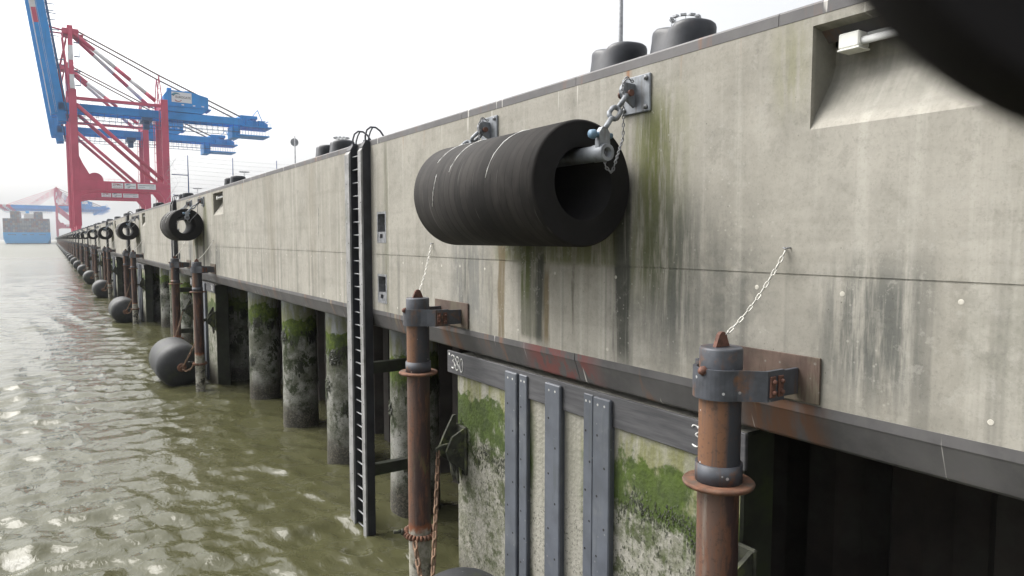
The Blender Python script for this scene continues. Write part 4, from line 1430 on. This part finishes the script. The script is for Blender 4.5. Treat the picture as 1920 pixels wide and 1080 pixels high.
    b.prism([(42.5, Zq(63.3)), (44.5, Zq(61.9)), (57.8, Zq(61.9)), (60.4, Zq(64.0)), (60.4, Zq(69.2)), (53, Zq(71.0)), (44.2, Zq(71.0)), (42.5, Zq(68.6))], -5.2, 5.2, 'y')
    b.box(44.3, 46, -3, 0, Zq(71.05), Zq(72.3)); b.box(51.4, 53, -2.5, .5, Zq(71.02), Zq(71.7))
    b.box(60.45, 61.6, -5, 5, Zq(63.9), Zq(64.3)); b.box(44.3, 60, -5.5, -5.21, Zq(64.2), Zq(64.45))
    hs_ = b.build('machinery_house', M['blue'], t)
    b = MB()
    for xx in (49.5, 54.0, 57.6): b.box(xx, xx + 1.0, -5.27, -5.21, Zq(64.9), Zq(65.35))
    b.build('vent_window', M['signw'], hs_).__setitem__('kind', 'stuff')
    b = MB(); b.box(45.6, 53.6, -5.32, -5.21, Zq(66.0), Zq(70.4)); sg = b.build('sign_board', M['signw'], hs_)
    text_mesh('EUROGATE', 1.35, 'lettering', M['ink'], sg, (50.2, -5.36, Zq(68.2)), (1, 0, 0), (0, 0, 1), 6.0)
    b = MB()
    pts = [(47.6 + 1.7 * math.cos(R(a)), -5.38, Zq(68.3) + 1.5 * math.sin(R(a))) for a in range(40, 165, 12)]
    b.tube(pts, [.08 + .05 * i for i in range(len(pts))][:len(pts)], 6)
    b.build('emblem_arc', M['inkteal'], sg)
    b = MB()
    pts = [(48.2 + 1.6 * math.cos(R(a)), -5.38, Zq(67.9) + 1.5 * math.sin(R(a))) for a in range(215, 330, 12)]
    b.tube(pts, .16, 6)
    b.build('emblem_arc', M['inkred'], sg)
    # signs on the near portal beam
    for (x0, x1, kind) in ((21.4, 25.5, 0), (26.0, 30.2, 1), (30.8, 37.6, 2)):
        b = MB(); b.box(x0, x1, -YL - 1.12, -YL - 1.01, Zq(27.5), Zq(29.7)); sg = b.build('sign_board', M['signw'], t)
        yf = -YL - 1.15
        if kind == 0:
            text_mesh('ZPMC', 1.2, 'lettering', M['inkred'], sg, (23.45, yf, Zq(29.0)), (1, 0, 0), (0, 0, 1), 3.3)
            b = MB()
            for q in range(5):
                xx = 22 + q * .68
                b.box(xx, xx + .4, yf - .02, yf + .02, Zq(27.8), Zq(27.87)); b.box(xx, xx + .4, yf - .02, yf + .02, Zq(28.05), Zq(28.12)); b.box(xx + .17, xx + .24, yf - .02, yf + .02, Zq(27.75), Zq(28.2))
            b.build('lettering', M['inkred'], sg)
        elif kind == 1:
            b = MB(); b.tube([(26.4, yf, Zq(28.9)), (26.9, yf, Zq(29.3)), (27.6, yf, Zq(29.4)), (28.3, yf, Zq(29.3))], [.06, .2, .16, .04], 6); b.build('swoosh', M['inkteal'], sg)
            b = MB(); b.tube([(26.9, yf, Zq(28.65)), (28.2, yf, Zq(28.6)), (29.9, yf, Zq(28.55))], .07, 6); b.tube([(27.0, yf, Zq(28.0)), (27.6, yf, Zq(27.95)), (28.1, yf, Zq(28.4))], [.04, .14, .05], 6); b.build('swoosh', M['ink'], sg)
        else:
            b = MB()
            b.box(31.2, 37.0, yf - .02, yf + .02, Zq(28.9), Zq(29.2)); b.box(31.2, 33.6, yf - .02, yf + .02, Zq(28.2), Zq(28.4)); b.box(35.2, 37.0, yf - .02, yf + .02, Zq(28.1), Zq(28.3))
            b.build('text_line', M['grey'], sg)
    # cable reel
    b = MB(); b.lathe([(0, -.35), (3.0, -.35), (3.0, -.2), (.8, -.15), (.8, .15), (3.0, .2), (3.0, .35), (0, .35)], 28, (15.6, -YL - .2, Zq(30.6)), 'y')
    b.build('cable_reel', M['red'], t)
    # A frame
    for s_ in (-1, 1):
        bands = [(66.3, 0), (71.2, 1), (77.5, 0), (83.6, 1), (85.6, 0), (91, 0)]
        bands = [(66.3, 1), (72, 0), (78, 1), (84.2, 0), (91, 0)]
        b = MB()
        for (z0, m_), (z1, _) in zip(bands, bands[1:]):
            f0, f1 = (z0 - 66.3) / 24.7, (z1 - 66.3) / 24.7
            p0 = (9.15 + .25 * f0, s_ * (YL - 7.2 * f0), Zq(z0)); p1 = (9.15 + .25 * f1, s_ * (YL - 7.2 * f1), Zq(z1))
            b.beam(p0, p1, 1.5, 1.9, m_)
        b.build('mast_leg', [M['red'], M['white']], t)
        b = MB(); b.beam((8.2, s_ * YL, Zq(66)), (6.6, s_ * 3, Zq(89)), .6, .6); b.build('mast_strut', M['red'], t)
        # thick back stays, banded
        b = MB()
        a_, c_ = Vector((10.6, s_ * 2.8, Zq(90))), Vector((38.8, s_ * 9.0, Zq(65)))
        for (f0, f1, m_) in ((0, .25, 0), (.25, .5, 1), (.5, .69, 0), (.69, .88, 1), (.88, 1, 0)):
            b.tube([a_.lerp(c_, f0), a_.lerp(c_, f1)], .8, 10, m_)
        b.build('back_stay', [M['red'], M['white']], t)
        b = MB()
        b.tube([(11.8, s_ * 3, Zq(91)), (41.0, s_ * 4.2, Zq(76.8)), (75.5, s_ * 4.2, Zq(61.8))], .33, 6)
        b.build('stay_rope', M['cable'], t)
        b = MB(); b.beam((40.0, s_ * 4.2, Zq(64)), (41, s_ * 4.2, Zq(77)), .35, .35); b.beam((42.2, s_ * 4.2, Zq(64)), (41, s_ * 4.2, Zq(77)), .35, .35)
        for q in range(4):
            b.beam((40.2, s_ * 4.2, Zq(66 + q * 2.6)), (41.9 - q * .2, s_ * 4.2, Zq(66 + q * 2.6)), .18, .18)
        b.build('stay_tower', M['red'], t)
    b = MB(); b.bbox(6.6, 12.4, -3.6, 3.6, Zq(89.2), Zq(91.6), .1); b.bbox(8.4, 10.4, -1.5, 1.5, Zq(91.6), Zq(93.4), .1)
    b.bbox(11.5, 14.0, -3.4, 3.4, Zq(89.4), Zq(89.7), .05)
    for yy_ in (-3.4, 3.4):
        b.cyl((11.5, yy_, Zq(90.8)), (14.0, yy_, Zq(90.8)), .06, 4); b.cyl((14, yy_, Zq(89.6)), (14, yy_, Zq(92.0)), .06, 4)
    b.beam((9.6, 0, Zq(94)), (13.2, 0, Zq(93.6)), .12, .12); b.cyl((9.2, 0, Zq(93)), (9.2, 0, Zq(95)), .08, 5)
    b.build('mast_head', M['red'], t)
    # small access platforms on the mast
    for z_ in (69, 74.5, 80.5, 86):
        b = MB(); b.box(10.4, 12.4, -4.6, -2.8, Zq(z_), Zq(z_) + .12); b.cyl((12.3, -4.6, Zq(z_)), (12.3, -4.6, Zq(z_) + 3.6), .07, 4); b.cyl((12.3, -2.9, Zq(z_)), (12.3, -2.9, Zq(z_) + 3.6), .07, 4)
        b.cyl((12.3, -4.6, Zq(z_) + 1.1), (12.3, -2.9, Zq(z_) + 1.1), .06, 4)
        b.build('mast_platform', M['dkblue'], t)
    # trolley and driver's cab
    b = MB(); b.bbox(34.0, 38.0, -5.3, 5.3, Zq(57.0), Zq(58.45), .1); b.bbox(34.6, 37.0, -3.2, -.8, Zq(53.6), Zq(57), .15)
    b.build('trolley_cab', M['dkblue'], t)
    # boom
    if boom_up:
        p0, p1 = Vector((4.6, 0, Zq(54))), Vector((-4.4, 0, Zq(125)))
        d = (p1 - p0).normalized(); nx_ = Vector((d.z, 0, -d.x))
    else:
        p0, p1 = Vector((4.1, 0, Zq(60.1))), Vector((-72, 0, Zq(60.6)))
        d = (p1 - p0).normalized(); nx_ = Vector((0, 0, -1))
    L_ = (p1 - p0).length
    for s_ in (-1, 1):
        yo = Vector((0, s_ * 4.0, 0))
        b = MB()
        def seg(f0, f1, n0, n1, hw, m_):
            vs = [p0 + d * (L_ * f) + nx_ * n_ + yo + Vector((0, e * hw, 0)) for f in (f0, f1) for n_ in (n0, n1) for e in (-1, 1)]
            b.add(vs, [(0, 1, 3, 2), (4, 6, 7, 5), (0, 4, 5, 1), (2, 3, 7, 6), (0, 2, 6, 4), (1, 5, 7, 3)], m_)
        if boom_up:
            seg(0, 1, -.7, 2.4, .9, 0)
            seg(.04, .535, -2.4, -.7, 1.0, 0); seg(.535, .615, -2.4, -.7, 1.0, 1); seg(.615, 1, -2.4, -.7, 1.0, 2)
            seg(.05, 1, -.9, -.82, 1.02, 2); seg(.05, 1, -.4, -.32, .92, 2); seg(.05, 1, -2.55, -2.42, .6, 2)
        else:
            seg(0, .76, -1.6, 1.6, .9, 0); seg(.76, .84, -1.6, 1.6, .9, 1); seg(.84, .9, -1.6, 1.6, .9, 2); seg(.9, 1, -1.6, 1.6, .9, 1)
        b.build('boom_girder', [M['blue'], M['red'], M['white']], t)
        b = MB()
        if boom_up:
            for f in np.linspace(.03, .97, 26):
                q = p0 + d * (L_ * f) + nx_ * 2.4 + Vector((0, s_ * 4.9, 0))
                b.beam(q, q + nx_ * .9, .12, .12)
            q0 = p0 + d * 1 + nx_ * 3.1 + Vector((0, s_ * 4.9, 0)); b.beam(q0, q0 + d * (L_ - 2), .5, .15)
            for f in (.34, .5, .59, .64):
                q = p0 + d * (L_ * f) + nx_ * 2.4 + Vector((0, s_ * 4.9, 0)); b.beam(q, q + Vector((3.2, 0, 0)), .5, .25)
        else:
            b.box(-70, 3, s_ * 5.4 - .4, s_ * 5.4 + .4, Zq(55.4), Zq(55.6))
            for q in range(26): b.cyl((-69 + q * 2.8, s_ * 5.4, Zq(55.5)), (-69 + q * 2.8, s_ * 4.8, Zq(58.6)), .07, 4)
        b.build('boom_walkway', M['dkblue'], t)
    b = MB()
    if boom_up:
        for f in (.02, .2, .4, .6, .8, .98):
            q = p0 + d * (L_ * f) + nx_ * .8; b.beam(q + Vector((0, -3.1, 0)), q + Vector((0, 3.1, 0)), .8, 1.6)
        b.build('boom_tie', M['blue'], t)
        b = MB()
        for s_ in (-1, 1):
            b.beam((7.6, s_ * 2.6, Zq(90.6)), p0 + d * 37 + nx_ * 2.4 + Vector((0, s_ * 4, 0)), .55, .55)
            b.tube([(8.0, s_ * 2.6, Zq(88)), p0 + d * 20 + nx_ * 2.8 + Vector((0, s_ * 4, 0)), p0 + d * 5 + nx_ * 2.8 + Vector((0, s_ * 4, 0))], .3, 6)
        b.build('folded_forestay', M['red'], t)
    else:
        for f in (.02, .2, .4, .6, .8, .98):
            q = p0 + d * (L_ * f); b.beam(q + Vector((0, -3.1, 0)), q + Vector((0, 3.1, 0)), .8, 1.6)
        b.build('boom_tie', M['blue'], t)
        b = MB()
        for s_ in (-1, 1):
            for xx in (-30, -60):
                b.tube([(8.0, s_ * 2.8, Zq(91)), (xx, s_ * 4, Zq(61.6))], .18, 6)
            b.tube([(8.5, s_ * 2.8, Zq(86)), (28, s_ * 4, Zq(62))], .2, 6); b.tube([(8.5, s_ * 2.8, Zq(82)), (22, s_ * 4, Zq(62))], .2, 6)
        b.build('forestay', M['red'], t)
    return t
c1 = crane('container_crane', True)
c1.location = (0, 341, 9.05)
tag(c1, 'big red and blue container crane with raised boom, nearest the camera', None, 'container cranes on the quay')
c2 = copy_tree(c1); c2.location = (0, 412, 9.05)
for ch in c2.children:
    if ch.name.startswith('boom_girder'):
        ch.data = ch.data.copy(); ch.data.materials[1] = M['blue']; ch.data.materials[2] = M['blue']
c2['label'] = 'red and blue container crane with raised boom just behind the nearest crane'
c3 = crane('container_crane', False)
c3.location = (0, 1400, 9.05)
tag(c3, 'hazy pale container crane with lowered boom, foremost of those over the ship', None, 'container cranes on the quay')
for yy_ in (1448, 1496, 1544, 1600):
    c = copy_tree(c3); c.location = (0, yy_, 9.05)
    c['label'] = 'hazy container crane in the overlapping row behind the foremost one over the ship'

# ------------------------------------------------------------------ container ship seen from astern
sh = thing('container_ship', (-26.5, 1100, 0), 'light blue container ship seen from behind, moored far along the quay', 'ship')
b = MB()
secs = [(0, [(-18, -.6), (18, -.6), (22, 1.0), (25.0, 7), (25.2, 15), (-25.2, 15), (-25.0, 7), (-22, 1.0)]),
        (40, [(-24, -.6), (24, -.6), (25.2, 1.0), (25.4, 7), (25.4, 15), (-25.4, 15), (-25.4, 7), (-25.2, 1.0)]),
        (300, [(-24, -.6), (24, -.6), (25.2, 1.0), (25.4, 7), (25.4, 15), (-25.4, 15), (-25.4, 7), (-25.2, 1.0)]),
        (380, [(-2, -.6), (2, -.6), (2.5, 1.0), (3, 7), (5, 19), (-5, 19), (-3, 7), (-2.5, 1.0)])]
vs = [(p[0], y_, p[1]) for y_, s__ in secs for p in s__]
fs = [tuple(range(8)), tuple(range(24, 32))]
for i in range(3):
    for k in range(8):
        fs.append((i * 8 + k, i * 8 + (k + 1) % 8, i * 8 + 8 + (k + 1) % 8, i * 8 + 8 + k))
b.add(vs, fs)
b.build('hull', M['hull'], sh)
b = MB(); b.prism([(-21.4, .01), (21.4, .01), (22.1, 1.1), (-22.1, 1.1)], -.12, -.01, 'y'); b.build('boot_top', M['hulldark'], sh)
b = MB(); b.box(-25, 25, 1, 60, 15.02, 33); b.box(-25, 25, 66, 290, 15.02, 34); b.build('container_stack', M['boxes'], sh)
b = MB(); b.box(-17, -7, 2, 60, 33.03, 42.2); b.box(8, 17.5, 2, 60, 33.03, 41.6); b.build('container_stack', M['boxes'], sh)
b = MB(); b.bbox(-4, 7, 61, 65, 15.1, 40, .3); b.bbox(-12, 14, 61.2, 64.8, 40.05, 41.4, .2); b.build('deckhouse', M['shipw'], sh)
b = MB(); b.bbox(-2, 2, 61.5, 64.5, 41.45, 45, .3); b.build('funnel', M['hull'], sh)
b = MB()
for x0, n_ in ((-20, 9), (-5, 5), (3, 5), (13, 8)):
    for q in range(n_):
        b.box(x0 + q * .95, x0 + q * .95 + .55, -.1, -.01, 11.6, 12.7)
b.build('name_marks', M['hulldark'], sh)

# ------------------------------------------------------------------ black object of unknown kind, close to the lens
rv = Vector((math.cos(YAW), -math.sin(YAW), 0))
fh = Vector((math.sin(YAW), math.cos(YAW), 0))
fw = fh * math.cos(PITCH) + Vector((0, 0, -math.sin(PITCH)))
uv = rv.cross(fw)
dist = .062
cpos = CAM + fw * dist + rv * ((2222 - 960) / 1300 * dist) + uv * ((540 + 463) / 1300 * dist)
lc = thing('near_lens_object', cpos, 'black out of focus rounded object close to the lens, covering the top right corner', 'lens cap')
lc.rotation_euler = (R(90) - PITCH, 0, -YAW)
b = MB()
b.lathe([(0, -.0045), (.030, -.0045), (.0335, -.004), (.0352, -.0025), (.0355, .003), (.0345, .0045), (.031, .0045), (.030, .002), (0, .002)], 72)
bd = b.build('black_disc', M['cap'], lc)
b = MB(); b.tube([(0, .034, 0), (.01, .05, .004), (.04, .09, .006), (.1, .14, .01)], .0012, 6)  # added cord, leads up out of view
b.build('cord', M['cap'], lc)

# ------------------------------------------------------------------ haze
g = bpy.data.materials.new('haze')
g.use_nodes = True
nt = g.node_tree; nt.nodes.clear()
ho = nt.nodes.new('ShaderNodeOutputMaterial')
pv = nt.nodes.new('ShaderNodeVolumePrincipled')
pv.inputs['Color'].default_value = (.90, .93, .98, 1)
pv.inputs['Density'].default_value = .00017
nt.links.new(pv.outputs[0], ho.inputs['Volume'])
b = MB(); b.box(-5300, 5300, -5300, 5300, -1.0, 140)
hz = b.build('haze', g)
tag(hz, kind='stuff')
